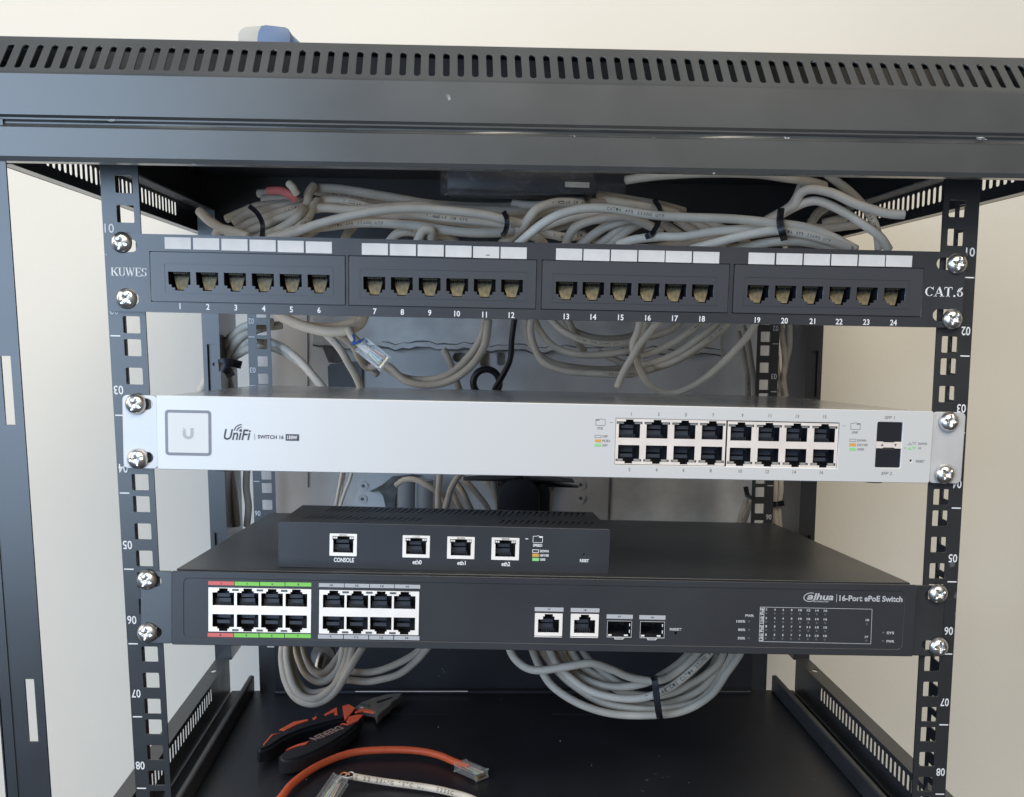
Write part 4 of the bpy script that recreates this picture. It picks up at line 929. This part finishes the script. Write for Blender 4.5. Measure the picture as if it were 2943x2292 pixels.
# cables in the gap above the router and beside the rear rails
GL, GG = 'grey cable behind the router, seen in the gap below the silver switch', 'grey cables behind the router'
gap = [
 ('G', [(80, -40, 380), (60, 80, 380), (40, 200, 382), (10, 330, 386), (-30, 460, 392)], 'cable2', 1.5), ('G', [(100, -40, 384), (85, 80, 384), (65, 200, 384), (40, 330, 388), (20, 460, 392)], 'cable2', 1.5),
 ('G', [(170, -40, 378), (145, 80, 378), (100, 200, 380), (55, 330, 386), (10, 460, 392)], 'cable2', 1.6),
 ('G', [(560, 140, 400), (640, 90, 390), (740, 95, 384), (850, 150, 382), (950, 220, 386), (1000, 300, 392)], 'cable', 2.7),
 ('G', [(960, -60, 370), (945, 80, 368), (935, 200, 368), (930, 340, 370), (930, 480, 374)], 'cable', 2.9),
 ('G', [(1180, -20, 352), (1110, 70, 350), (1050, 170, 350), (1020, 260, 352), (1000, 360, 356), (990, 480, 362)], 'cable', 2.9),
 ('G', [(1100, 120, 366), (1150, 200, 362), (1200, 290, 362), (1240, 380, 366), (1280, 480, 370)], 'cable', 2.8),
 ('G', [(1120, 40, 378), (1200, 120, 372), (1280, 210, 370), (1350, 310, 372), (1400, 400, 376), (1440, 480, 380)], 'cable', 2.8),
 ('G', [(1410, -40, 366), (1425, 90, 364), (1445, 200, 364), (1465, 310, 368), (1480, 480, 372)], 'cable', 2.9),
 ('G', [(1300, 40, 384), (1370, 110, 380), (1420, 180, 380), (1450, 260, 384)], 'cable', 2.7),
 ('G', [(1060, 200, 392), (1100, 290, 390), (1150, 370, 392), (1180, 460, 396)], 'cable3', 2.7),
 ('G', [(1460, -40, 376), (1470, 90, 374), (1490, 200, 374), (1500, 320, 378)], 'cable', 2.4),
 ('R', [(600, 1300, 400), (605, 1400, 398), (600, 1500, 400), (610, 1600, 404), (640, 1700, 410)], 'cable2', 2.9), ('R', [(640, 1300, 406), (640, 1400, 404), (630, 1500, 406), (630, 1600, 410), (650, 1720, 416)], 'cable2', 2.8),
 ('R', [(440, 1420, 392), (420, 1490, 390), (395, 1560, 392), (375, 1640, 398)], 'cable', 2.4), ('R', [(450, 1470, 398), (435, 1540, 396), (415, 1600, 400), (400, 1660, 404)], 'cable', 2.4),
 ('Q', [(1400, 1250, 420), (1420, 1380, 416), (1440, 1500, 416), (1450, 1620, 420)], 'cable3', 3.4), ('Q', [(1510, 1250, 424), (1505, 1380, 420), (1520, 1500, 420), (1510, 1620, 424)], 'cable3', 3.4),
 ('Q', [(1395, 640, 424), (1400, 720, 422), (1420, 800, 426)], 'cable3', 3.4),
]
for c, p, m, r in gap: cable(c, p, r, m, GL, GG)
# coils hanging below the black switch
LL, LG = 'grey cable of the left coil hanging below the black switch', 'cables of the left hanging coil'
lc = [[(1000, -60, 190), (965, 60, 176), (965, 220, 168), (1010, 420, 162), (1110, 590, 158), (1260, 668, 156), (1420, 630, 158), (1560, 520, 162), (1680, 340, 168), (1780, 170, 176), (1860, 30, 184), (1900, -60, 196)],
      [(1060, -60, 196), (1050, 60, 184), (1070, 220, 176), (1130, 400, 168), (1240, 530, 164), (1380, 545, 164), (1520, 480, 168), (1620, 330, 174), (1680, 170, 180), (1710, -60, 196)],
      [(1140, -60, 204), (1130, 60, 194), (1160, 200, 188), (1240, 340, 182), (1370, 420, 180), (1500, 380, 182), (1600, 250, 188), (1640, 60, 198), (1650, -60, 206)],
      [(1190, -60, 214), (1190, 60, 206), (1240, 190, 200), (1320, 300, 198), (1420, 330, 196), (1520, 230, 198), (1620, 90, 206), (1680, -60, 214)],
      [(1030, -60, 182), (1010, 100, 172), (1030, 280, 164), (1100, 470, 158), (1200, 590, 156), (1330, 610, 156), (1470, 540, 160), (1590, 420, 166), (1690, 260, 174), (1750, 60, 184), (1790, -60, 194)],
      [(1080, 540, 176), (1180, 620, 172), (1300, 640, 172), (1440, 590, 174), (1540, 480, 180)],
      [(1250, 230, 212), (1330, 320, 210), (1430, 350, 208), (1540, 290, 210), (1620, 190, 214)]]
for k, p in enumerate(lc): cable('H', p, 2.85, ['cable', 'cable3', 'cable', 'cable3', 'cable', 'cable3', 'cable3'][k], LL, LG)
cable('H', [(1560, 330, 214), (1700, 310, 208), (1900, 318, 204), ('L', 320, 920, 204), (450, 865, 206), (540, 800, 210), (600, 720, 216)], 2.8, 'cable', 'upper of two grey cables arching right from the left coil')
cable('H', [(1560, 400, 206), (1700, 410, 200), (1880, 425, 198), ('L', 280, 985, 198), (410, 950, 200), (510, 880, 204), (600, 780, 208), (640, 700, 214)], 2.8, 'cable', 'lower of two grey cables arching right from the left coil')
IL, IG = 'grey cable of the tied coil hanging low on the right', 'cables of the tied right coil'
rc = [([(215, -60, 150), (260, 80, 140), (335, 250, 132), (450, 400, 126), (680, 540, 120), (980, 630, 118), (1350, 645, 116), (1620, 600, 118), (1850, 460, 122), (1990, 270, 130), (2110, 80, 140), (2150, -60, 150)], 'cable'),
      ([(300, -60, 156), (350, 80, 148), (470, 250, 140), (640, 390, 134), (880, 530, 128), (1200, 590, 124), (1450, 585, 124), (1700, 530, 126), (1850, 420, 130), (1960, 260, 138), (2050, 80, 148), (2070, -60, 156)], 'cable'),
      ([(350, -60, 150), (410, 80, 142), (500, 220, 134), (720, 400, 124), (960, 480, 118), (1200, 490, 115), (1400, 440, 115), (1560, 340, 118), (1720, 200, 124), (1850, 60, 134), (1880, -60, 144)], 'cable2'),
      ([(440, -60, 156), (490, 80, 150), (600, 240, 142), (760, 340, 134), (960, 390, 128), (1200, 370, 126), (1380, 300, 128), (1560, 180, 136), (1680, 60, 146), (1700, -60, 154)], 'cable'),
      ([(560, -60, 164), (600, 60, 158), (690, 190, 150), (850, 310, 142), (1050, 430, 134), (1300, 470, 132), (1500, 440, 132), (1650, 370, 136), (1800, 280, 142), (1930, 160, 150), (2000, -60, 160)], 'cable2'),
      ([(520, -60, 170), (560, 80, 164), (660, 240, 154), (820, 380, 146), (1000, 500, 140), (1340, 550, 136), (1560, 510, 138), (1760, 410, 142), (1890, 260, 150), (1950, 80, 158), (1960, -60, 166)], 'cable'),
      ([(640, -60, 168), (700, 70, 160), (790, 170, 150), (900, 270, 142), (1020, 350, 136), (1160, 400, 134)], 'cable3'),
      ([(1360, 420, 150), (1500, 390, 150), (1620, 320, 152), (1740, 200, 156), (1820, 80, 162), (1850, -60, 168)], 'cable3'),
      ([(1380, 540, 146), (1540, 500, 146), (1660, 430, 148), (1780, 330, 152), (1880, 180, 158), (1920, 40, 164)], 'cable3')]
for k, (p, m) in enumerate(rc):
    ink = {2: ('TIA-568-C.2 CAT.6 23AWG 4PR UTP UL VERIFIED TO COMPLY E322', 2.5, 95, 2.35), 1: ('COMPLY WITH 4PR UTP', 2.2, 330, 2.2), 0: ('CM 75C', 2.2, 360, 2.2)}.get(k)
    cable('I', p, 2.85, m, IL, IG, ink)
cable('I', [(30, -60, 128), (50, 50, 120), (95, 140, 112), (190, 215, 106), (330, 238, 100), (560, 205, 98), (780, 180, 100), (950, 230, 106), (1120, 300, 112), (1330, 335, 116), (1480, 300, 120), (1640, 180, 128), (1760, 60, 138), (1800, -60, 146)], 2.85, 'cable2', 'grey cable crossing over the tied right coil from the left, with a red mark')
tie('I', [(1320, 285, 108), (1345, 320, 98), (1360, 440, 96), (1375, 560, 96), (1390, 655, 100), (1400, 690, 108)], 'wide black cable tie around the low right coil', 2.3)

# connector dangling on its cable below port 7
pl = thing('network_plug', 'clear network plug tied with blue wire, dangling below port 7', 'connector', at(*CR['D'](1560, 330), 62))
o0 = at(*CR['D'](1560, 330), 62)
bm = bmesh.new(); tube(bm, [p-o0 for p in path('D', [(1500, 240, 66), (1545, 330, 62), (1640, 410, 58), (1720, 480, 56)])], 2.5, n=6); link('cable_jacket', bm, 'cable2', pl, smooth=True)
def plug_body(parent, o0, a, b, wd, up=(0, -1, 0), m='clear'):
    """clear RJ45 body from a (cable end) to b (contacts)"""
    t = (b-a).normalized(); L_ = (b-a).length; u = Vector(up); u = (u-t*u.dot(t)).normalized(); s_ = t.cross(u)
    def bx(bm, t0, t1, s0, s1, u0, u1, mi=0):
        g = bmesh.ops.create_cube(bm, size=1)['verts']
        for v in g: v.co = (a-o0)+t*((t0+t1)/2+v.co.x*(t1-t0))+s_*((s0+s1)/2+v.co.y*(s1-s0))+u*((u0+u1)/2+v.co.z*(u1-u0))
    bm = bmesh.new(); bx(bm, 0, L_, -wd/2, wd/2, -3.3, 2.2)
    bmesh.ops.bevel(bm, geom=bm.edges[:], offset=.9, segments=2, affect='EDGES'); link('plug_body', bm, m, parent)
    bm = bmesh.new(); bx(bm, L_*.1, L_*.9, -1.5, 1.5, 3.2, 3.9); bmesh.ops.bevel(bm, geom=bm.edges[:], offset=.2, segments=1, affect='EDGES'); link('latch', bm, m, parent)
    for k in range(8):
        bm = bmesh.new(); x = -3.6+k*1.03; bx(bm, L_-3.5, L_+.15, x-.22, x+.22, -3.9, -1.2); link('contact', bm, 'gold', parent)
        bm = bmesh.new(); tube(bm, [(a-o0)+t*3+s_*x*.4, (a-o0)+t*L_*.55+s_*x*.8+u*.3, (a-o0)+t*(L_-1.5)+s_*x], .45, seg=6, n=3)
        link('wire', bm, ['white', 'orangew', 'white', 'bluew', 'white', 'green', 'white', 'jaw'][k], parent, smooth=True)
plug_body(pl, o0, at(*CR['D'](1640, 410), 56), at(*CR['D'](1870, 595), 54), 9.0)
bm = bmesh.new(); tube(bm, [p-o0 for p in path('D', [(1545, 300, 55), (1560, 360, 54), (1530, 400, 56), (1600, 380, 53), (1670, 350, 55), (1690, 380, 60)])], .8, n=6, seg=8); link('blue_wire_tie', bm, 'bluew', pl, smooth=True)

# black device wrapped in plastic film under the roof
bp = thing('wrapped_power_strip', 'black box in crinkled clear film hung under the rack top cover', 'power strip', at(*CR['B'](1000, 170), 45)); o0 = at(*CR['B'](1000, 170), 45)
p0 = at(*CR['B'](230, 60), 40); p1 = at(*CR['B'](1640, 290), 40)
bm = bmesh.new(); box(bm, p0.x-o0.x+2, p1.x-o0.x-3, -2, 34, p1.z-o0.z+3, p0.z-o0.z+8, r=2); link('body', bm, 'tray', bp, smooth=30)
bm = bmesh.new(); NX, NZ = 90, 14; g = []
for i in range(NX+1):
    row = []
    for j in range(NZ+1):
        u, v = i/NX, j/NZ; x = p0.x-1.5+(p1.x-p0.x+16)*u; z = p1.z-.5+(p0.z-p1.z+10)*v+(4.5*u*u if v < .3 else 0)*(1-v)
        y = 36.5+1.0*math.sin(u*31+v*5)*math.sin(v*7+u*9)+.8*math.sin(u*67+v*23)+.5*random.uniform(-1, 1)+3*max(0, u-.9)*10
        row.append(bm.verts.new(Vector((x, y, z))-o0))
    g.append(row)
for i in range(NX):
    for j in range(NZ): bm.faces.new((g[i][j], g[i+1][j], g[i+1][j+1], g[i][j+1]))
link('plastic_film', bm, 'film', bp, smooth=True)
bm = bmesh.new(); q0 = at(*CR['B'](1328, 128), 38); q1 = at(*CR['B'](1545, 182), 38); box(bm, q0.x-o0.x, q1.x-o0.x, -4.2, -2.6, q1.z-o0.z, q0.z-o0.z); link('paper_label', bm, 'lgrey', bp)

# coax connector behind the left coil
kn = thing('round_connector', 'round metal connector with a bright tip inside the left coil', 'connector', at(*CR['H'](1415, 140), 225)); 
bm = bmesh.new(); tube(bm, [(0, 6, 0), (0, 0, 0)], 9.5, seg=32, n=1); link('flange', bm, 'jaw', kn, smooth=40)
bm = bmesh.new(); tube(bm, [(0, 2, 0), (-1, -5, -3), (-1.5, -14, -8)], 4, seg=20, n=3, rr=None); tube(bm, [(-1.5, -13, -7.6), (-1.8, -18, -9.6)], 2.4, seg=16, n=2); link('tip', bm, 'screw', kn, smooth=40)

# ------------------------------------------------------------------ grey enclosure on the wall behind the rack
wp = thing('wall_enclosure', 'grey metal cable enclosure with cracked plaster on the wall behind the rack', 'cable box', (0, 512, -50)); W0 = Vector((0, 512, -50))
bm = bmesh.new(); WY = 505
a = at(*CR['V'](700, 775), WY); b_ = at(*CR['V'](770, 832), WY); c0 = at(*CR['F'](745, 560), WY); c1_ = at(*CR['F'](835, 620), WY); d0 = at(*CR['F'](915, 560), WY); d1 = at(*CR['F'](975, 650), WY); e0 = at(*CR['F'](1015, 560), WY); e1 = at(*CR['F'](1068, 640), WY)
hs = [rrect(c0.x, c1_.x, c1_.z, c0.z, 5, 4), rrect(d0.x, d1.x, d1.z, d0.z, 3, 3), rrect(e0.x, e1.x, e1.z, e0.z, 3, 3)]
plate(bm, rrect(-268, 272, -250, 130), hs, WY, WY+3)
for v in bm.verts: v.co -= W0
link('panel', bm, 'panel', wp)
bm = bmesh.new(); t0 = at(*CR['V'](650, 738), WY-6).z; N = 60; top_ = []; bot_ = []
for i in range(N+1):
    x = -205+420*i/N; zb = t0+1.5*math.sin(i*.9)+random.uniform(-1.2, 1.2)
    bot_.append((x, zb))
plate(bm, bot_+[(215, 130), (-205, 130)], [], WY-7, WY-.5)
plate(bm, [(x, z-.5) for x, z in bot_]+[(x, z+4) for x, z in bot_[::-1]], [], WY-10, WY-7)
for v in bm.verts: v.co -= W0
link('plaster_band', bm, 'plaster', wp)
bm = bmesh.new(); plate(bm, [(x, z-.6-random.uniform(0, .6)) for x, z in bot_]+[(x, z+.3+random.uniform(0, .9)) for x, z in bot_[::-1]], [], WY-10.6, WY-10.05)
plate(bm, [(x, z+5.4-random.uniform(0, .5)) for x, z in bot_[10:]]+[(x, z+5.6+random.uniform(0, 1.3)) for x, z in bot_[:9:-1]], [], WY-7.6, WY-7.05)
for v in bm.verts: v.co -= W0
link('plaster_crack', bm, 'grime', wp)
def blob(c, pts, y0, y1): 
    P = [at(*CR[c](x, y), y0) for x, y in pts]; bm = bmesh.new(); plate(bm, [(p.x, p.z) for p in P], [], y0, y1)
    for v in bm.verts: v.co -= W0
    return bm
link('broken_plaster', blob('D', [(1230, 330), (1300, 350), (1400, 440), (1470, 520), (1440, 580), (1380, 600), (1290, 590), (1260, 520), (1225, 420)], WY-6, WY-1), 'grime', wp)
link('broken_plaster', blob('G', [(320, 200), (420, 150), (520, 70), (700, 50), (780, 60), (620, 110), (560, 200), (545, 330), (560, 420), (480, 420), (440, 240), (400, 190), (350, 200)], WY-7, WY-1), 'grime', wp)
link('broken_plaster', blob('G', [(1900, 60), (1980, 70), (1975, 160), (1940, 250), (1930, 420), (1880, 420), (1890, 200)], WY-6, WY-1), 'grime', wp)
link('cover_plate', blob('D', [(1300, 610), (1400, 610), (1440, 590), (1640, 580), (1640, 860), (1290, 860), (1280, 640)], WY-5, WY-1), mat('dark_cover_plate', (.14, .15, .165), .5, noise=.08), wp)
ls_ = at(*CR['D'](1073, 400), WY); bm = bmesh.new(); box(bm, ls_.x-.5, ls_.x+.5, -8, -7, -160+50, 60+50); link('seam', bm, 'grime', wp)
p = at(*CR['V'](1300, 1060), WY); bm = bmesh.new(); box(bm, p.x, p.x+160, -12.5, -7.5, -260+50, -95+50); link('lower_plate', bm, 'plaster', wp)
bm = bmesh.new(); box(bm, p.x-1.2, p.x+.6, -13.5, -7.2, -260+50, -90+50); link('seam', bm, 'grime', wp)
for (x, y) in ((1527, 1368), (1527, 1450), (195, 1455), (200, 1375)):
    q = at(*CR['F'](x, y), WY); bm = bmesh.new(); tube(bm, [(0, 0, 0), (0, -1.4, 0)], 5, seg=20, n=1); o = link('rivet', bm, 'panel', wp, smooth=40, loc=(q.x-W0.x, -7.2, q.z-W0.z))
    bm = bmesh.new(); tube(bm, [(0, -1.2, 0), (0, -2.0, 0)], 1.8, seg=14, n=1); link('rivet_core', bm, 'grime', o)
for k, (x0, x1) in enumerate(((560, 720), (735, 885))):
    q = at(*CR['G']((x0+x1)/2, 240), 440); q2 = at(*CR['G'](x1, 240), 440); bm = bmesh.new(); tube(bm, [(0, 0, 14.5-k*.0), (0, 0, -130)], (q2-q).x, seg=32, n=1)
    tag(link('conduit_pipe', bm, 'pvc', loc=(q.x, 455, q.z), smooth=40), ('left of two pale grey conduit pipes behind the router' if k == 0 else 'right of two pale grey conduit pipes behind the router'), 'pipe', 'conduit pipes behind the router')
q = at(*CR['G'](1660, 90), 345); qq = at(*CR['G'](1820, 230), 345)
ad = thing('power_adapter', 'black rounded power adapter behind the router on the right', 'power adapter', (q.x, 345, q.z)); wv = (qq-q).x
bm = bmesh.new(); plate(bm, rrect(-wv, wv, -80, 1, 17, 8), [], -6, 26, bev=2.5); link('body', bm, 'rubber', ad, smooth=40)
bm = bmesh.new(); plate(bm, rrect(wv-6, wv+10, -80, -5, 9, 6), [], 4, 26, bev=2.5); link('side_lobe', bm, 'rubber', ad, smooth=40)

# ------------------------------------------------------------------ tools and loose leads on the tray
FZ = -334.0
def fl(c, x, y, z=FZ):
    sx, sy = CR[c](x, y); return atz(sx, sy, z)
pz = thing('pliers', 'orange and black handled combination pliers lying open on the tray', 'pliers', fl('J', 1050, 400)); o0 = fl('J', 1050, 400)
def slab(name, c, pts, z, th, m, parent, sm=2, r=.8):
    P = [fl(c, x, y, z) for x, y in pts]; P = [Vector((p.x, p.y, 0)) for p in P]
    if sm: P = cr_pts(P+[P[0]], sm)[:-1]
    bm = bmesh.new(); f = bm.faces.new([bm.verts.new((p.x, p.y, z-th)) for p in P]); q = bmesh.ops.extrude_face_region(bm, geom=[f])
    for v in q['geom']:
        if isinstance(v, bmesh.types.BMVert): v.co.z = z
    bmesh.ops.recalc_face_normals(bm, faces=bm.faces)
    if r: bmesh.ops.bevel(bm, geom=[e for e in bm.edges if abs(e.verts[0].co.z-z) < .01 and abs(e.verts[1].co.z-z) < .01], offset=r, segments=3, affect='EDGES')
    for v in bm.verts: v.co -= o0
    return link(name, bm, m, parent, smooth=35)
slab('jaw', 'J', [(1150, 310), (1230, 250), (1350, 205), (1500, 165), (1660, 150), (1630, 205), (1560, 245), (1530, 290), (1460, 340), (1400, 410), (1370, 345), (1250, 325)], FZ+5, 6, 'jaw', pz, sm=1)
slab('handle', 'J', [(1180, 310), (1120, 260), (1060, 270), (970, 300), (850, 365), (700, 415), (520, 440), (380, 530), (270, 590), (150, 700), (165, 750), (300, 700), (420, 620), (600, 540), (800, 480), (960, 440), (1080, 410)], FZ+9, 11, 'rubber', pz, r=2.4)
slab('handle', 'J', [(1250, 370), (1150, 380), (1050, 450), (950, 520), (800, 590), (650, 650), (480, 730), (370, 790), (400, 850), (560, 840), (760, 760), (950, 660), (1100, 560), (1200, 470)], FZ+10, 11, 'rubber', pz, r=2.4)
pv = fl('J', 1262, 292, FZ+5)-o0; bm = bmesh.new(); tube(bm, [pv, pv+Vector((0, 0, 1.2))], 4.2, seg=20, n=1); link('pivot', bm, 'screw', pz, smooth=40)
slab('jaw_slot', 'J', [(1385, 245), (1480, 215), (1560, 190), (1560, 200), (1480, 232), (1400, 258)], FZ+5.3, .5, 'tie', pz, sm=0, r=0)
for pts in ([(375, 535), (520, 455), (670, 425), (680, 440), (560, 480), (430, 545)], [(205, 690), (290, 585), (380, 570), (310, 590), (215, 695)], [(720, 420), (755, 390), (770, 415), (740, 430)], [(845, 375), (975, 300), (985, 380), (950, 380), (950, 350), (855, 390)], [(1035, 290), (1100, 270), (1170, 310), (1120, 370), (1060, 440), (1045, 360)]):
    slab('grip_inlay', 'J', pts, FZ+9.6, 1.2, 'orub', pz, sm=1, r=.2)
for pts in ([(1165, 350), (1240, 315), (1340, 330), (1365, 360), (1250, 340), (1180, 355)], [(1250, 378), (1200, 440), (1120, 480), (1075, 450), (1100, 400), (1180, 380)], [(440, 750), (560, 710), (650, 690), (690, 650), (650, 665), (560, 690), (460, 735)], [(990, 500), (1040, 480), (1100, 485), (1130, 455), (1090, 475), (1030, 465)]):
    slab('grip_inlay', 'J', pts, FZ+10.6, 1.2, 'orub', pz, sm=1, r=.2)
bm = bmesh.new(); tb = bmesh.new(); a = fl('J', 1020, 510, FZ+10.3); b_ = fl('J', 720, 640, FZ+10.3); text(tb, 'DEEREN', 0, (b_-a).length, 0, 8.0, 0, bold=.01)
t = (b_-a).normalized(); n_ = Vector((-t.y, t.x, 0))
mm = {v: bm.verts.new(a+t*v.co.x+n_*(v.co.z-4)-o0) for v in tb.verts}
for f in tb.faces: bm.faces.new([mm[v] for v in f.verts])
tb.free(); link('grip_lettering', bm, mat('grip_print', (.42, .30, .27), .6), pz)

def lead(name, label, c, pts, r, m, ink=None):
    P = [fl(c if len(p) == 2 else c, p[0], p[1], FZ+(p[2] if len(p) > 2 else 0)) for p in pts]; o = thing(name, label, 'cable', P[0]); o0 = P[0].copy()
    bm = bmesh.new(); q = tube(bm, [p-o0 for p in P], r, seg=16, n=8)
    if ink:
        tb = bmesh.new(); text_on(tb, [p+o0 for p in q], ink[0], ink[1], r, ink[2], 1, ink[3]); mm = {v: bm.verts.new(v.co-o0) for v in tb.verts}
        for f in tb.faces: g = bm.faces.new([mm[v] for v in f.verts]); g.material_index = 1
        tb.free()
    j = link('cable_jacket', bm, [m, 'inkfade'], o)
    for p in j.data.polygons: p.use_smooth = p.material_index == 0
    return o, o0
oc, o0 = lead('patch_lead', 'orange patch lead with a clear plug on the tray', 'K', [(-160, 780), (-60, 680), (20, 590), (150, 435), (390, 270), (690, 155, 1), (1000, 122, 2), (1320, 128, 2), (1540, 170, 2), (1700, 235, 2), (1840, 290, 2)], 3.0, 'ocable')
plug_body(oc, o0, fl('K', 1760, 265, FZ+2), fl('K', 1965, 355, FZ+2), 11.5, up=(0, 0, 1))
gc, o0 = lead('loose_cable', 'loose grey cable with bare twisted wires and a clear plug, front of the tray', 'K', [(725, 378, 3), (850, 400, 2), (1050, 432), (1300, 465), (1500, 495), (1700, 540), (1850, 585), (2000, 660)], 2.75, 'cable2', ('E 22 23AWG 7E7C UL11 E255C', 3.0, 3, 3.1))
plug_body(gc, o0, fl('K', 600, 400, FZ+5), fl('K', 440, 640, FZ+3), 11.5, up=(.2, 0, 1))
for k, (m, pts) in enumerate((('white', [(730, 345), (700, 335), (665, 355), (630, 390), (560, 420)]), ('orangew', [(690, 360), (640, 340), (605, 355), (590, 400), (540, 450)]), ('jaw', [(720, 400), (670, 400), (620, 395), (580, 440)]), ('white', [(720, 380), (660, 390), (610, 380), (560, 430)]))):
    bm = bmesh.new(); tube(bm, [fl('K', x, y, FZ+4+k*.6)-o0 for x, y in pts], .62, seg=8, n=6); link('bare_wire', bm, m, gc, smooth=True)

# tape measure like tool resting on top of the cover
ct = crop(660, 60, 240/2184); q = at(*ct(780, 560), 60)
tl = thing('hand_tool', 'blue and grey rounded plastic tool lying on top of the rack cover', 'tool', (q.x, 60, q.z))
def tp(pts, y=60): return [(at(*ct(x, yy), y).x-q.x, at(*ct(x, yy), y).z-q.z) for x, yy in pts]
bm = bmesh.new(); plate(bm, tp([(270, 640), (270, 340), (320, 260), (420, 205), (600, 190), (850, 175), (790, 320), (770, 540), (770, 640)]), [], 0, 46, bev=1.2); link('grey_end', bm, 'lgrey', tl, smooth=40)
bm = bmesh.new(); plate(bm, tp([(770, 640), (775, 480), (800, 310), (860, 185), (960, 170), (1430, 225), (1500, 260), (1540, 330), (1545, 640)]), [], -1, 47, bev=1.2); link('blue_body', bm, 'blue', tl, smooth=40)
bm = bmesh.new(); plate(bm, tp([(1500, 260), (1850, 590), (1850, 640), (1700, 640), (1570, 400), (1550, 400), (1550, 640), (1540, 640), (1535, 320)]), [], 4, 40, bev=.6); link('handle', bm, 'blue', tl, smooth=40)

bm = bmesh.new()
for (sx, sy) in [(1530, 2074), (1895, 2174), (2492, 2204), (1165, 2245), (1440, 2010), (2000, 2100), (1700, 2200), (2300, 2030), (1260, 2090), (880, 2240), (1980, 2250), (2120, 2150), (1610, 2130)]:
    p = atz(sx, sy, -336.6+.0126*(sx-1471)/5); r = random.uniform(.3, .8)
    g = bmesh.ops.create_icosphere(bm, subdivisions=1, radius=r)['verts']
    for v in g: v.co = Vector((v.co.x*random.uniform(.7, 1.5), v.co.y*random.uniform(.6, 1.2), v.co.z*.5))+p
tag(link('dust_crumbs', bm, 'lgrey'), 'pale plaster crumbs scattered over the black tray', 'dust', kind='stuff')
